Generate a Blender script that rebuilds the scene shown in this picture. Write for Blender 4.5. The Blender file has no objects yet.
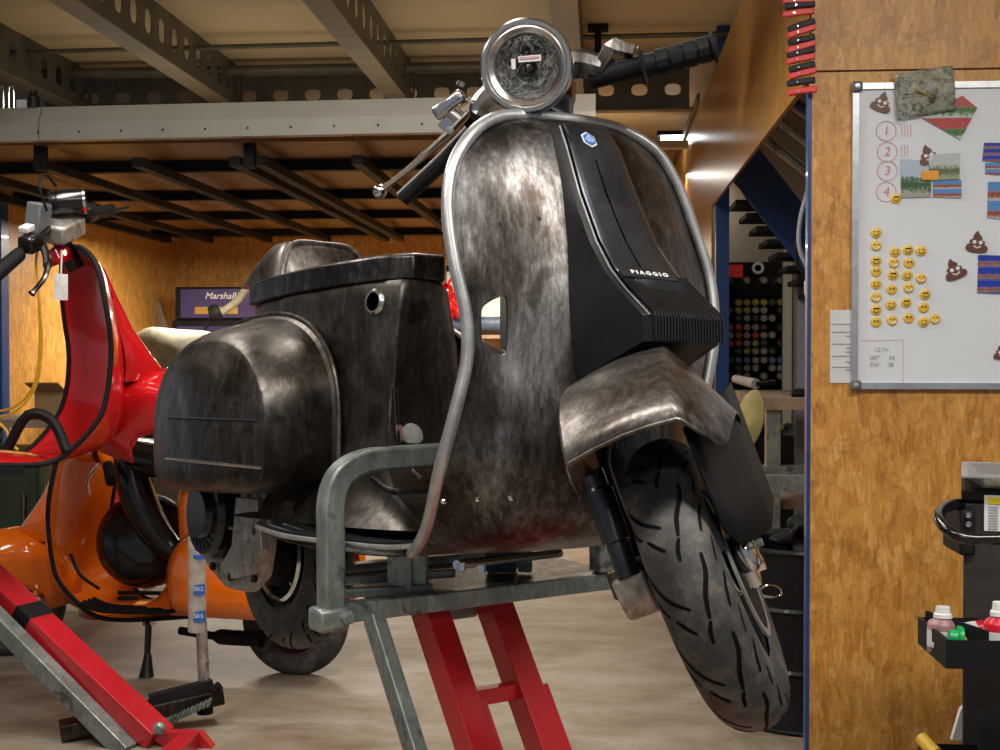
import bpy, bmesh, math, random
from mathutils import Vector, Matrix
random.seed(7)
C = bpy.context.scene.collection
PI = math.pi
V = Vector
F = 1300.0
YAW = math.radians(4.49)
PITCH = math.atan(25 / F)
CAMZ = 1.25
sc = bpy.context.scene

# ------------------------------------------------------------------ camera
cd = bpy.data.cameras.new('camera'); cam = bpy.data.objects.new('camera', cd); C.objects.link(cam)
cam.location = (0, 0, CAMZ); cam.rotation_euler = (PI / 2 - PITCH, 0, YAW)
cd.sensor_width = 36; cd.lens = F / 1000 * 36; cd.clip_start = .05
sc.camera = cam

def ray(u, v):
    d = V(((u - 500) / F, 1, -(v - 375) / F))
    c, s = math.cos(PITCH), math.sin(PITCH)
    d = V((d.x, d.y * c + d.z * s, -d.y * s + d.z * c))
    return Matrix.Rotation(YAW, 3, 'Z') @ d
def at(u, v, Y):            # world point on the plane y = Y
    d = ray(u, v); t = Y / d.y
    return V((d.x * t, Y, CAMZ + d.z * t))
def atz(u, v, z):
    d = ray(u, v); t = (z - CAMZ) / d.z
    return V((d.x * t, d.y * t, z))

# ------------------------------------------------------------------ materials
def new_mat(name):
    m = bpy.data.materials.new(name); m.use_nodes = True
    nt = m.node_tree; b = nt.nodes['Principled BSDF']
    return m, nt, b
def N(nt, t, **k):
    n = nt.nodes.new(t)
    for a, b in k.items(): setattr(n, a, b)
    return n
def setv(n, name, v): n.inputs[name].default_value = v
def coords(nt, scale=(1, 1, 1), rot=(0, 0, 0)):
    tc = N(nt, 'ShaderNodeTexCoord'); mp = N(nt, 'ShaderNodeMapping')
    mp.inputs['Scale'].default_value = scale; mp.inputs['Rotation'].default_value = rot
    nt.links.new(tc.outputs['Object'], mp.inputs['Vector']); return mp.outputs['Vector']
def noise(nt, vec, scale, detail=5, rough=.6, dist=0):
    n = N(nt, 'ShaderNodeTexNoise'); setv(n, 'Scale', scale); setv(n, 'Detail', detail); setv(n, 'Roughness', rough); setv(n, 'Distortion', dist)
    nt.links.new(vec, n.inputs['Vector']); return n.outputs['Fac']
def ramp(nt, fac, stops):
    r = N(nt, 'ShaderNodeValToRGB'); el = r.color_ramp.elements
    while len(el) < len(stops): el.new(.5)
    for e, (p, c) in zip(el, stops):
        e.position = p; e.color = (c[0], c[1], c[2], 1) if not isinstance(c, (int, float)) else (c, c, c, 1)
    nt.links.new(fac, r.inputs['Fac']); return r.outputs['Color']
def mixc(nt, fac, a, b, mode='MIX'):
    m = N(nt, 'ShaderNodeMix', data_type='RGBA', blend_type=mode)
    for sock, val in ((m.inputs[0], fac), (m.inputs[6], a), (m.inputs[7], b)):
        if hasattr(val, 'links'): nt.links.new(val, sock)
        elif isinstance(val, (int, float)): sock.default_value = val
        else: sock.default_value = (val[0], val[1], val[2], 1)
    return m.outputs[2]
def bump(nt, b, fac, strength=.2, dist=.01):
    n = N(nt, 'ShaderNodeBump'); setv(n, 'Strength', strength); setv(n, 'Distance', dist)
    nt.links.new(fac, n.inputs['Height']); nt.links.new(n.outputs['Normal'], b.inputs['Normal'])
def plain(name, col, rough=.5, metal=0, coat=0, var=.12, nscale=30, bmp=0, emit=None):
    m, nt, b = new_mat(name)
    vec = coords(nt); n = noise(nt, vec, nscale)
    lo = [c * (1 - var) for c in col]; hi = [min(1, c * (1 + var)) for c in col]
    nt.links.new(ramp(nt, n, [(.3, lo), (.7, hi)]), b.inputs['Base Color'])
    setv(b, 'Roughness', rough); setv(b, 'Metallic', metal); setv(b, 'Coat Weight', coat); setv(b, 'Coat Roughness', .05)
    if bmp: bump(nt, b, n, bmp, .002)
    if emit: setv(b, 'Emission Color', (*emit[0], 1)); setv(b, 'Emission Strength', emit[1])
    return m
def steel(name, cols, r0=.25, r1=.5, metal=.9, scale=(6, 6, 3), seed=0):
    m, nt, b = new_mat(name)
    vec = coords(nt, scale, (0, .2, seed)); n1 = noise(nt, vec, 1.3, 8, .68, .6)
    n2 = noise(nt, coords(nt, (40, 40, 9)), 1.6, 6, .7)
    n3 = noise(nt, coords(nt, (9, 9, 9), (seed, 1, 0)), 1, 3, .5, 1.2)
    n4 = noise(nt, coords(nt, (60, 60, 14), (0, 0, seed)), 1.5, 8, .8, .3)
    nm = N(nt, 'ShaderNodeMix', data_type='FLOAT'); nm.inputs[0].default_value = .38; nt.links.new(n1, nm.inputs[2]); nt.links.new(n4, nm.inputs[3]); n1 = nm.outputs[0]
    base = ramp(nt, n1, [(.38, cols[0]), (.47, cols[1]), (.54, cols[2]), (.64, cols[3])])
    base = mixc(nt, ramp(nt, n2, [(.42, 0), (.7, .55)]), base, cols[0])
    base = mixc(nt, ramp(nt, n3, [(.60, 0), (.66, .6)]), base, (.028, .02, .016))
    nt.links.new(base, b.inputs['Base Color'])
    mr = N(nt, 'ShaderNodeMapRange'); nt.links.new(n2, mr.inputs['Value']); setv(mr, 'From Min', .3); setv(mr, 'From Max', .7); setv(mr, 'To Min', r0); setv(mr, 'To Max', r1)
    nt.links.new(mr.outputs['Result'], b.inputs['Roughness']); setv(b, 'Metallic', metal)
    bump(nt, b, n4, .10, .0015)
    return m
def osb(name, tint=(1, 1, 1), gloss=.45, sc_=1.0, axis='Y'):
    # strands: rotated, stretched cells
    m, nt, b = new_mat(name)
    tc = N(nt, 'ShaderNodeTexCoord')
    outs = []
    nz = N(nt, 'ShaderNodeTexNoise'); setv(nz, 'Scale', 5.0); setv(nz, 'Detail', 4)
    nt.links.new(tc.outputs['Object'], nz.inputs['Vector'])
    addv = N(nt, 'ShaderNodeMix', data_type='VECTOR'); addv.inputs[0].default_value = .06
    nt.links.new(tc.outputs['Object'], addv.inputs[4]); nt.links.new(nz.outputs['Color'], addv.inputs[5])
    for k, (ang, s) in enumerate(((.25, (70, 70, 17)), (-.5, (58, 58, 14)), (1.1, (64, 64, 19)))):
        mp = N(nt, 'ShaderNodeMapping'); mp.inputs['Scale'].default_value = [q * sc_ for q in s]
        mp.inputs['Rotation'].default_value = (0, ang, 0) if axis == 'Y' else (ang, 0, 0) if axis == 'X' else (0, PI / 2, ang)
        mp.inputs['Location'].default_value = (k * 3.1, k * 1.7, k * .9)
        nt.links.new(addv.outputs[1], mp.inputs['Vector'])
        vo = N(nt, 'ShaderNodeTexVoronoi'); setv(vo, 'Scale', 1.0); nt.links.new(mp.outputs['Vector'], vo.inputs['Vector'])
        sp = N(nt, 'ShaderNodeSeparateColor'); nt.links.new(vo.outputs['Color'], sp.inputs[0])
        outs.append((sp.outputs[0], sp.outputs[1]))
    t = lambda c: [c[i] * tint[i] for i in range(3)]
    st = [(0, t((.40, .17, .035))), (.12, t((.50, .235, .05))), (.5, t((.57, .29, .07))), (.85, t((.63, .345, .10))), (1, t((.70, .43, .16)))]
    c1 = ramp(nt, outs[0][0], st); c2 = ramp(nt, outs[1][0], st); c3 = ramp(nt, outs[2][0], st)
    col = mixc(nt, ramp(nt, outs[1][1], [(.45, 0), (.55, 1)]), c1, c2)
    col = mixc(nt, ramp(nt, outs[2][1], [(.55, 0), (.62, .9)]), col, c3)
    rt = (0, .3, 0) if axis == 'Y' else (.3, 0, 0) if axis == 'X' else (0, PI / 2, .3)
    gr = noise(nt, coords(nt, (75, 75, 13), rt), 1, 7, .72, 1.4)
    col = mixc(nt, .28, col, ramp(nt, gr, [(.34, t((.20, .07, .015))), (.44, t((.46, .21, .045))), (.54, t((.62, .33, .085))), (.66, t((.86, .60, .28)))]))
    fl = noise(nt, coords(nt, (30, 30, 12), (0, .9, 0) if axis == 'Y' else (.9, 0, 0)), 1, 6, .7, 2.2)
    col = mixc(nt, ramp(nt, fl, [(.60, 0), (.68, .7)]), col, t((.30, .11, .025)))
    big = noise(nt, coords(nt, (1, 1, 1)), 9, 7, .78, .8)
    col = mixc(nt, ramp(nt, big, [(.30, .75), (.50, 0)]), col, t((.25, .11, .03)))
    fine = noise(nt, coords(nt, (90, 90, 25)), 1, 4)
    col = mixc(nt, .35, col, ramp(nt, fine, [(.3, (.35, .35, .35)), (.7, (1, 1, 1))]), 'MULTIPLY')
    nt.links.new(col, b.inputs['Base Color']); setv(b, 'Roughness', gloss)
    bump(nt, b, outs[0][0], .08, .003)
    return m

M = {}
M['steel'] = steel('bare_worn_steel', [(.020, .015, .012), (.058, .048, .043), (.13, .122, .12), (.31, .31, .32)], .26, .46)
M['steel_dark'] = steel('dark_bare_steel', [(.016, .012, .010), (.038, .029, .024), (.07, .057, .049), (.17, .152, .138)], .30, .5, seed=1.3)
M['steel_light'] = steel('ground_bare_steel', [(.045, .034, .028), (.12, .10, .088), (.22, .20, .185), (.42, .395, .375)], .30, .48, seed=2.1, scale=(9, 9, 9))
M['steel_cowl'] = steel('cowl_steel', [(.034, .027, .022), (.082, .069, .06), (.14, .125, .115), (.25, .235, .225)], .32, .46, seed=.6, scale=(5, 5, 5))
M['trim'] = plain('aluminium_trim', (.52, .53, .55), .36, .8, var=.2)
M['chrome'] = plain('chrome', (.72, .72, .74), .12, 1, var=.05)
M['alu'] = steel('cast_aluminium', [(.22, .20, .175), (.36, .335, .30), (.46, .44, .41), (.6, .58, .55)], .35, .6, .6, (14, 14, 14))
M['rim_alu'] = plain('brushed_rim', (.62, .60, .59), .26, 1, var=.12, nscale=12)
M['black_plastic'] = plain('black_plastic', (.012, .012, .014), .42, 0, var=.3)
M['satin_black'] = plain('satin_black_metal', (.07, .078, .092), .24, .8, var=.4, nscale=14)
M['matt_black'] = plain('matt_black', (.009, .009, .010), .6)
M['gloss_black'] = plain('gloss_black', (.006, .006, .007), .2, 0, .25)
M['rubber'] = None
def rubber():
    m, nt, b = new_mat('tyre_rubber')
    n = noise(nt, coords(nt), 14, 8, .75); n2 = noise(nt, coords(nt), 240, 3)
    c = ramp(nt, n, [(.38, (.020, .020, .022)), (.50, (.045, .043, .041)), (.64, (.12, .108, .094))])
    nt.links.new(c, b.inputs['Base Color']); setv(b, 'Roughness', .62)
    bump(nt, b, n2, .35, .001); return m
M['rubber'] = rubber(); M['void'] = plain('unlit_hollow_black', (.001, .001, .001), 1); M['groove'] = plain('painted_groove_shade', (.005, .005, .006), .7)  # void and groove blacks paint the dark of recesses into the colour
M['zinc'] = steel('zinc_plated', [(.17, .20, .19), (.25, .29, .275), (.33, .375, .355), (.45, .48, .45)], .32, .5, .55, (10, 10, 10))
M['red_paint'] = plain('red_gloss_paint', (.56, .008, .012), .18, 0, .8, var=.06)
M['red_lift'] = plain('red_lift_paint', (.50, .012, .022), .3, 0, .3, var=.12, nscale=9)
M['orange'] = plain('orange_gloss_paint', (.86, .17, .006), .18, 0, .8, var=.05)
M['white_paint'] = plain('white_painted_steel', (.36, .35, .31), .45, 0, var=.06, nscale=4)
M['beam'] = plain('galvanised_beam', (.13, .115, .09), .42, .35, var=.25, nscale=6)
M['beam_lip'] = plain('beam_flange', (.25, .19, .12), .45, .2, var=.15, nscale=6)
M['ceil'] = plain('chipboard_ceiling', (.55, .42, .24), .6, 0, var=.08, nscale=3)
M['blue'] = plain('blue_painted_steel', (.010, .055, .21), .35, 0, .2, var=.12)
M['osb'] = osb('osb_board', (1.2, 1.12, .92), .4, .8)
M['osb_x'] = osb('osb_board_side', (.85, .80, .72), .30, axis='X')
M['osb_deck'] = osb('osb_deck_underside', (.48, .42, .36), .5, axis='Z')  # darker tint puts the underside's shade into the board colour
M['osb_back'] = osb('osb_back_wall', (1.1, 1.04, .8), .42, .7)
M['grey_wall'] = plain('grey_plaster', (.42, .38, .31), .8, var=.08, nscale=5)
M['whiteboard'] = plain('whiteboard_enamel', (.76, .80, .86), .22, 0, .3, var=.02, nscale=3)
M['board_frame'] = plain('board_frame_aluminium', (.55, .57, .6), .3, .8)
M['corner_grey'] = plain('grey_corner_plastic', (.12, .13, .14), .5)
M['yellow'] = plain('yellow_plastic', (.78, .50, .06), .35, var=.05)
M['brown'] = plain('brown_rubber', (.13, .045, .03), .4)
M['paper'] = plain('white_paper', (.66, .67, .68), .7, var=.04)
M['ink_black'] = plain('black_ink', (.02, .02, .025), .6)
M['ink_grey'] = plain('grey_ink', (.30, .32, .36), .6)
M['ink_red'] = plain('red_marker', (.62, .22, .24), .6)
M['ink_blue'] = plain('blue_ink', (.02, .13, .5), .5)
M['white'] = plain('white_plastic', (.75, .75, .75), .4)
M['orange_tag'] = plain('orange_sticker', (.8, .35, .03), .5)
M['clip_red'] = plain('red_rubber', (.72, .035, .03), .4)
M['clip_black'] = plain('black_rubber', (.02, .02, .028), .4)
M['purple'] = plain('purple_vinyl', (.045, .028, .13), .55)
M['gold'] = plain('gold_panel', (.45, .30, .08), .4, .6)
M['tarp'] = plain('dusty_sheet', (.22, .20, .13), .6, var=.5, nscale=8, bmp=.6)
M['card'] = plain('cardboard', (.36, .24, .11), .8)
M['green'] = plain('dark_green_paint', (.03, .045, .02), .5)
M['yel_cable'] = plain('yellow_cable', (.75, .42, .02), .45)
M['wood'] = plain('worn_wood', (.28, .20, .14), .7, var=.35, nscale=12)
M['drum'] = plain('black_drum_paint', (.009, .009, .010), .4, .0, .05, var=.3)
M['cart'] = plain('cart_graphite_paint', (.045, .043, .040), .42, .3, var=.15)
M['tape'] = plain('dusty_tape', (.42, .38, .33), .6, var=.2, nscale=25)
M['lampglow'] = plain('lit_tube', (.9, .9, .9), .5, emit=((.9, 1, 1), 14))
M['plastic_bag'] = None
def bagmat():
    m, nt, b = new_mat('crinkled_clear_plastic')
    n = noise(nt, coords(nt), 45, 6, .7, 1.5)
    nt.links.new(ramp(nt, n, [(.35, (.10, .10, .07)), (.5, (.34, .34, .26)), (.68, (.62, .62, .52))]), b.inputs['Base Color'])
    setv(b, 'Roughness', .2); bump(nt, b, n, .8, .004); setv(b, 'Alpha', .68); return m
M['plastic_bag'] = bagmat()
def glassm():
    m, nt, b = new_mat('clear_glass'); setv(b, 'Base Color', (.95, .97, .96, 1)); setv(b, 'Roughness', .02)
    setv(b, 'Transmission Weight', 1); setv(b, 'IOR', 1.12)
    n = noise(nt, coords(nt), 60, 2, .5, 1); bump(nt, b, n, .15, .002); return m
M['glass'] = glassm()
def reflm():
    m, nt, b = new_mat('reflector_painted_glints')
    n = noise(nt, coords(nt), 42, 6, .75, 2.5)
    nt.links.new(ramp(nt, n, [(.42, (.03, .03, .033)), (.50, (.14, .14, .15)), (.58, (.6, .6, .56))]), b.inputs['Base Color'])  # bright and dark reflections put into the bowl's colour
    setv(b, 'Metallic', .0); setv(b, 'Roughness', .3); bump(nt, b, n, .9, .004); return m
M['reflector'] = reflm()
def photom(name, sky, mid, low, scale=9, split=0):
    m, nt, b = new_mat(name)
    tc = N(nt, 'ShaderNodeTexCoord'); sp = N(nt, 'ShaderNodeSeparateXYZ'); nt.links.new(tc.outputs['Generated'], sp.inputs[0])
    n = N(nt, 'ShaderNodeTexNoise'); setv(n, 'Scale', scale); setv(n, 'Detail', 7); setv(n, 'Roughness', .75); nt.links.new(tc.outputs['Generated'], n.inputs['Vector'])
    h = N(nt, 'ShaderNodeMath', operation='MULTIPLY_ADD'); nt.links.new(n.outputs['Fac'], h.inputs[0]); h.inputs[1].default_value = .9; nt.links.new(sp.outputs['Z'], h.inputs[2])
    if split:
        fr = N(nt, 'ShaderNodeMath', operation='MULTIPLY_ADD'); nt.links.new(sp.outputs['Z'], fr.inputs[0]); fr.inputs[1].default_value = split; fr.inputs[2].default_value = 0
        f2 = N(nt, 'ShaderNodeMath', operation='FRACT'); nt.links.new(fr.outputs[0], f2.inputs[0]); nt.links.new(f2.outputs[0], h.inputs[2])
    lo2 = [x * .45 for x in mid]
    nt.links.new(ramp(nt, h.outputs[0], [(.40, low), (.55, [x * 1.25 for x in low]), (.66, mid), (.80, lo2), (.92, mid), (1.0, sky)]), b.inputs['Base Color'])
    setv(b, 'Roughness', .25); return m
M['pc_beach'] = photom('beach_print', (.45, .55, .68), (.10, .20, .10), (.34, .33, .30))
M['pc_town'] = photom('town_print', (.10, .28, .62), (.42, .14, .10), (.40, .42, .45), 14, 2)
M['pc_sky'] = photom('blue_city_print', (.02, .05, .42), (.40, .20, .16), (.06, .10, .34), 12, 3)
M['pc_green'] = photom('meadow_print', (.50, .55, .58), (.22, .26, .14), (.30, .34, .22), 12)
M['pc_frame'] = photom('red_edged_print', (.45, .06, .06), (.10, .26, .08), (.45, .45, .5), 10, 2)
M['poster'] = plain('pale_poster', (.55, .57, .50), .5, var=.12, nscale=3)
def floorm():
    m, nt, b = new_mat('worn_concrete')
    n1 = noise(nt, coords(nt, (1, 1.6, 1)), 2.2, 8, .65, .5); n2 = noise(nt, coords(nt), 30, 6, .7); n3 = noise(nt, coords(nt, (1, 1, 1)), 140, 2)
    c = ramp(nt, n1, [(.34, (.15, .112, .078)), (.46, (.235, .19, .14)), (.55, (.28, .24, .19)), (.68, (.36, .325, .275))])
    c = mixc(nt, ramp(nt, n2, [(.52, 0), (.70, .5)]), c, (.16, .125, .09))
    c = mixc(nt, ramp(nt, n3, [(.68, 0), (.74, .6)]), c, (.12, .1, .08))
    nt.links.new(c, b.inputs['Base Color']); setv(b, 'Roughness', .55); bump(nt, b, n2, .1, .004); return m
M['floor'] = floorm()

for k_ in ('matt_black', 'black_plastic', 'drum', 'clip_black', 'void', 'groove', 'ink_black', 'beam'):
    M[k_].node_tree.nodes['Principled BSDF'].inputs['Specular IOR Level'].default_value = {'void': 0, 'groove': .05, 'black_plastic': .3}.get(k_, .18)
# ------------------------------------------------------------------ mesh helpers
def root_of(o):
    while o.parent: o = o.parent
    return o
def mk(name, bm, mat, parent=None, smooth=True, frame=None, ang=35, props=None, bevel=0, solid=0, normals=True):
    """frame: 4x4 that takes the bmesh to world space (None = it is in world space already);
       parts are stored relative to the root Empty of their thing."""
    if normals: bmesh.ops.recalc_face_normals(bm, faces=bm.faces)
    if frame is not None: bm.transform(frame)
    me = bpy.data.meshes.new(name); loc = V((0, 0, 0))
    if parent is not None:
        r = root_of(parent); bm.transform(r.matrix_basis.inverted())
    else:
        xs = [v.co for v in bm.verts]
        loc = V(((min(c.x for c in xs) + max(c.x for c in xs)) / 2, (min(c.y for c in xs) + max(c.y for c in xs)) / 2, min(c.z for c in xs)))
        bmesh.ops.translate(bm, verts=bm.verts, vec=-loc)
    bm.to_mesh(me); bm.free()
    if smooth:
        me.polygons.foreach_set('use_smooth', [True] * len(me.polygons))
        me.set_sharp_from_angle(angle=math.radians(ang))
    o = bpy.data.objects.new(name, me); C.objects.link(o)
    if mat is not None: me.materials.append(M[mat] if isinstance(mat, str) else mat)
    o.location = loc
    if parent is not None:
        o.parent = parent
        if parent.type == 'MESH' and parent.parent is None: o.matrix_parent_inverse = Matrix.Identity(4)
    if solid:
        s = o.modifiers.new('solid', 'SOLIDIFY'); s.thickness = solid; s.offset = 0
    if bevel:
        b = o.modifiers.new('bevel', 'BEVEL'); b.width = bevel; b.segments = 2; b.limit_method = 'ANGLE'
    if props: tag(o, *props)
    return o
def tag(o, label, cat=None, group=None, kind=None):
    if label: o['label'] = label
    if cat: o['category'] = cat
    if group: o['group'] = group
    if kind: o['kind'] = kind
    return o
def empty(name, loc, label, cat, group=None, rot=None, mat4=None):
    o = bpy.data.objects.new(name, None); C.objects.link(o); o.empty_display_size = .05
    if mat4 is not None: o.matrix_world = mat4
    else:
        o.location = loc
        if rot: o.rotation_euler = rot
    if mat4 is None: o.matrix_basis = Matrix.Translation(V(loc)) @ (Matrix.Rotation(rot[2], 4, 'Z') if rot else Matrix.Identity(4))
    tag(o, label, cat, group); return o
def struct(name, bm, mat, **k):
    o = mk(name, bm, mat, **k); o['kind'] = 'structure'; return o
def basis(d, up=V((0, 0, 1))):
    d = d.normalized(); x = up.cross(d)
    if x.length < 1e-4: x = V((1, 0, 0)).cross(d)
    x.normalize(); return x, d.cross(x)
def box(bm, c, s, rot=None):
    mt = Matrix.Translation(V(c)) @ (rot.to_4x4() if rot else Matrix.Identity(4)) @ Matrix.Diagonal((s[0], s[1], s[2], 1))
    bmesh.ops.create_cube(bm, size=1, matrix=mt); return bm
def box2(bm, a, b):
    a = V(a); b = V(b); return box(bm, (a + b) / 2, [abs(b[i] - a[i]) for i in range(3)])
def bridge(bm, rings, closed=True, caps=(True, True)):
    vr = [[bm.verts.new(p) for p in r] for r in rings]; n = len(vr[0])
    for a, b in zip(vr[:-1], vr[1:]):
        for i in range(n if closed else n - 1):
            j = (i + 1) % n
            try: bm.faces.new((a[i], a[j], b[j], b[i]))
            except ValueError: pass
    if closed and caps[0]: bm.faces.new(vr[0][::-1])
    if closed and caps[1]: bm.faces.new(vr[-1])
    return vr
def tube(bm, pts, r, n=12, square=False, up=V((0, 0, 1)), caps=True, flat=1.0):
    pts = [V(p) for p in pts]; rr = r if isinstance(r, (list, tuple)) else [r] * len(pts)
    rings = []; prev = None
    for i, p in enumerate(pts):
        d = (pts[min(i + 1, len(pts) - 1)] - pts[max(i - 1, 0)]).normalized()
        if prev is None: x, y = basis(d, up)
        else:
            x = prev - d * prev.dot(d)
            if x.length < 1e-5: x, _ = basis(d, up)
            x.normalize(); y = d.cross(x)
        prev = x
        if square:
            k = 1.0; rings.append([p + x * (sx * rr[i]) + y * (sy * rr[i] * flat) for sx, sy in ((-1, -1), (1, -1), (1, 1), (-1, 1))])
        else: rings.append([p + x * math.cos(2 * PI * j / n) * rr[i] + y * math.sin(2 * PI * j / n) * rr[i] * flat for j in range(n)])
    bridge(bm, rings, caps=(caps, caps)); return bm
def smooth_path(pts, n=6, closed=False):
    pts = [V(p) for p in pts]; out = []; L = len(pts)
    for i in range(L if closed else L - 1):
        if closed: p0, p1, p2, p3 = pts[i - 1], pts[i], pts[(i + 1) % L], pts[(i + 2) % L]
        else: p0, p1, p2, p3 = pts[max(i - 1, 0)], pts[i], pts[i + 1], pts[min(i + 2, L - 1)]
        for k in range(n):
            t = k / n
            out.append(.5 * ((2 * p1) + (p2 - p0) * t + (2 * p0 - 5 * p1 + 4 * p2 - p3) * t * t + (3 * p1 - p0 - 3 * p2 + p3) * t ** 3))
    if not closed: out.append(pts[-1])
    return out
def lathe(bm, prof, o=(0, 0, 0), d=(0, 0, 1), n=32, caps=False):
    """prof = [(radius, along)]"""
    o = V(o); d = V(d).normalized(); x, y = basis(d)
    rings = [[o + d * h + x * math.cos(2 * PI * j / n) * r + y * math.sin(2 * PI * j / n) * r for j in range(n)] for r, h in prof]
    bridge(bm, rings, caps=(caps, caps)); return bm
def prism(bm, poly, origin, ux, uy, th):
    """poly in (a,b) of ux,uy from origin, extruded th along ux x uy"""
    origin = V(origin); ux = V(ux); uy = V(uy); n = ux.cross(uy).normalized()
    r0 = [origin + ux * a + uy * b for a, b in poly]
    bridge(bm, [r0, [p + n * th for p in r0]]); return bm
def BM(): return bmesh.new()
_tc = {}
def text_bm(s, size, origin, ux, uy, depth=.001, font_shear=0, bold=0):
    cu = bpy.data.curves.new('t', 'FONT'); cu.body = s; cu.size = size; cu.align_x = 'CENTER'; cu.align_y = 'CENTER'
    cu.extrude = depth / 2; cu.shear = font_shear; cu.offset = bold; cu.resolution_u = 3
    ob = bpy.data.objects.new('t', cu); C.objects.link(ob)
    bpy.context.view_layer.update()
    me = bpy.data.meshes.new_from_object(ob.evaluated_get(bpy.context.evaluated_depsgraph_get()))
    bm = BM(); bm.from_mesh(me)
    bpy.data.objects.remove(ob); bpy.data.curves.remove(cu); bpy.data.meshes.remove(me)
    ux = V(ux).normalized(); uy = V(uy).normalized(); nz = ux.cross(uy)
    m4 = Matrix((ux, uy, nz)).transposed().to_4x4(); m4.translation = V(origin)
    bm.transform(m4); return bm
def se(n, a, b, k=2.5, z0=None):
    """superellipse ring (unit, n points)"""
    out = []
    for i in range(n):
        t = 2 * PI * i / n; c, s = math.cos(t), math.sin(t)
        out.append((a * math.copysign(abs(c) ** (2 / k), c), b * math.copysign(abs(s) ** (2 / k), s)))
    return out
ORD = ['topmost', 'second', 'third', 'fourth', 'fifth', 'sixth', 'seventh', 'eighth', 'ninth', 'tenth', 'eleventh', 'twelfth', 'thirteenth']

# ================================================================== ROOM
CE = 3.0
struct('floor', box2(BM(), (-9, -3, -.1), (6, 13, 0)), 'floor')
struct('ceiling', box2(BM(), (-9, -3, CE), (6, 13, CE + .1)), 'ceil')
struct('wall_back', box2(BM(), (-3.687, 11, 0), (.66, 11.06, CE)), 'osb_back')
struct('wall_left', box2(BM(), (-3.74, 7.79, 0), (-3.687, 11.06, 2.21)), 'osb_back')
bm = BM(); box2(bm, (.599, 3.82, 2.04), (.612, 11, 2.76)); box2(bm, (.599, 7.24, 0), (.612, 11, 2.04))
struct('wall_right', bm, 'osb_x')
bm = BM(); box2(bm, (.599, 3.80, 0), (3.2, 3.85, 2.045)); box2(bm, (.599, 3.80, 2.051), (3.2, 3.85, CE))
struct('wall_front', bm, 'osb')
struct('wall_side_room', box2(BM(), (.65, 9.6, 0), (4, 9.7, CE)), 'grey_wall')
struct('wall_side_room_right', box2(BM(), (2.6, 3.85, 0), (2.65, 9.6, CE)), 'grey_wall')
# white fascia beam + deck
def FY(x): return 5.86 - .045 * (x + 3)
bm = BM()
for a, b in ((-5.2, -2.60), (-2.595, -.03)):
    prof = [(0, 2.218), (0, 2.295), (.035, 2.378), (.06, 2.378), (.06, 2.218)]
    bridge(bm, [[V((x, FY(x) + y, z)) for y, z in prof] for x in (a, b)])
fas = mk('mezzanine_beam', bm, 'white_paint', ang=10, props=('long white painted steel edge beam of the low mezzanine deck', 'beam'))
bm = BM()
for i in range(16):
    x = -3.0 + i * .2
    if x < -.05: lathe(bm, [(.005, 0), (.005, .003)], (x, FY(x) - .001, 2.255), (0, -1, 0), 8, True)
mk('rivet_holes', bm, 'ink_black', fas)
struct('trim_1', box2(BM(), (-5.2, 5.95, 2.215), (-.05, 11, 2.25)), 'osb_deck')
g = empty('deck_frame', (-1.9, 8.4, 2.1), 'black square tube frame hung under the low mezzanine deck', 'frame')
for x in (-3.5, -3.15, -2.67, -2.19, -1.72, -1.60, -1.14, -.62, -.12):
    mk('bar', box2(BM(), (x - .026, 6.0, 2.115), (x + .026, 10.3, 2.158)), 'matt_black', g)
for y in (6.52, 7.75, 8.9, 10.2):
    mk('cross_bar', box2(BM(), (-3.6, y - .03, 2.158), (-.06, y + .03, 2.21)), 'matt_black', g)
for x in (-2.66, -1.65):
    mk('hanger', box2(BM(), (x - .02, 5.97, 2.10), (x + .03, 6.02, 2.215)), 'matt_black', g)
# ceiling beams with punched holes
def holed_plate(bm, P0, ux, uy, length, h, pitch, ra, rb, start=0, hole_from=0, hole_to=1e9, n=16):
    """plate from P0 along ux; one hole per pitch"""
    P0 = V(P0); ux = V(ux); uy = V(uy); k = int(length / pitch)
    def q(a, b): return P0 + ux * a + uy * b
    for i in range(k):
        a0 = i * pitch; a1 = a0 + pitch; c = (a0 + a1) / 2
        inner = []; outer = []
        for j in range(n):
            t = 2 * PI * j / n; ct, st = math.cos(t), math.sin(t)
            inner.append(q(c + ra * math.copysign(abs(ct) ** .75, ct), h / 2 + rb * math.copysign(abs(st) ** .75, st)))
            m = max(abs(ct), abs(st)); outer.append(q(c + pitch / 2 * ct / m, h / 2 + h / 2 * st / m))
        iv = [bm.verts.new(p) for p in inner]; ov = [bm.verts.new(p) for p in outer]
        for j in range(n):
            jj = (j + 1) % n; bm.faces.new((iv[j], iv[jj], ov[jj], ov[j]))
names = ['leftmost', 'second from left, above the grey lamp arm', 'third from left, nearest the headlight', 'rightmost, straight above the headlight']
for i, x in enumerate((-3.27, -2.30, -1.22, -.17)):
    b = empty('ceiling_beam', (x, 5.4, 2.75), ['leftmost perforated steel ceiling beam, over the red scooter', 'second perforated steel ceiling beam from the left', 'third perforated steel ceiling beam from the left, ending by the brake lever',
              'steel ceiling beam straight above the headlight'][i], 'beam', 'perforated ceiling beams')
    bm = BM(); holed_plate(bm, (x + .06, 2.6, 2.75), (0, 1, 0), (0, 0, 1), 5.5, .25, .2, .045, .06)
    mk('web', bm, 'beam', b, smooth=False, solid=.004, normals=False)
    mk('flange', box2(BM(), (x - .06, 2.6, 2.742), (x + .062, 8.1, 2.75)), 'beam_lip', b)
b = empty('cross_beam', (-1.4, 8.2, 2.74), 'far perforated cross beam running under the ceiling to the side wall', 'beam')
bm = BM(); holed_plate(bm, (-3.6, 8.2, 2.75), (1, 0, 0), (0, 0, 1), 4.15, .25, .207, .05, .036)
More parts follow.
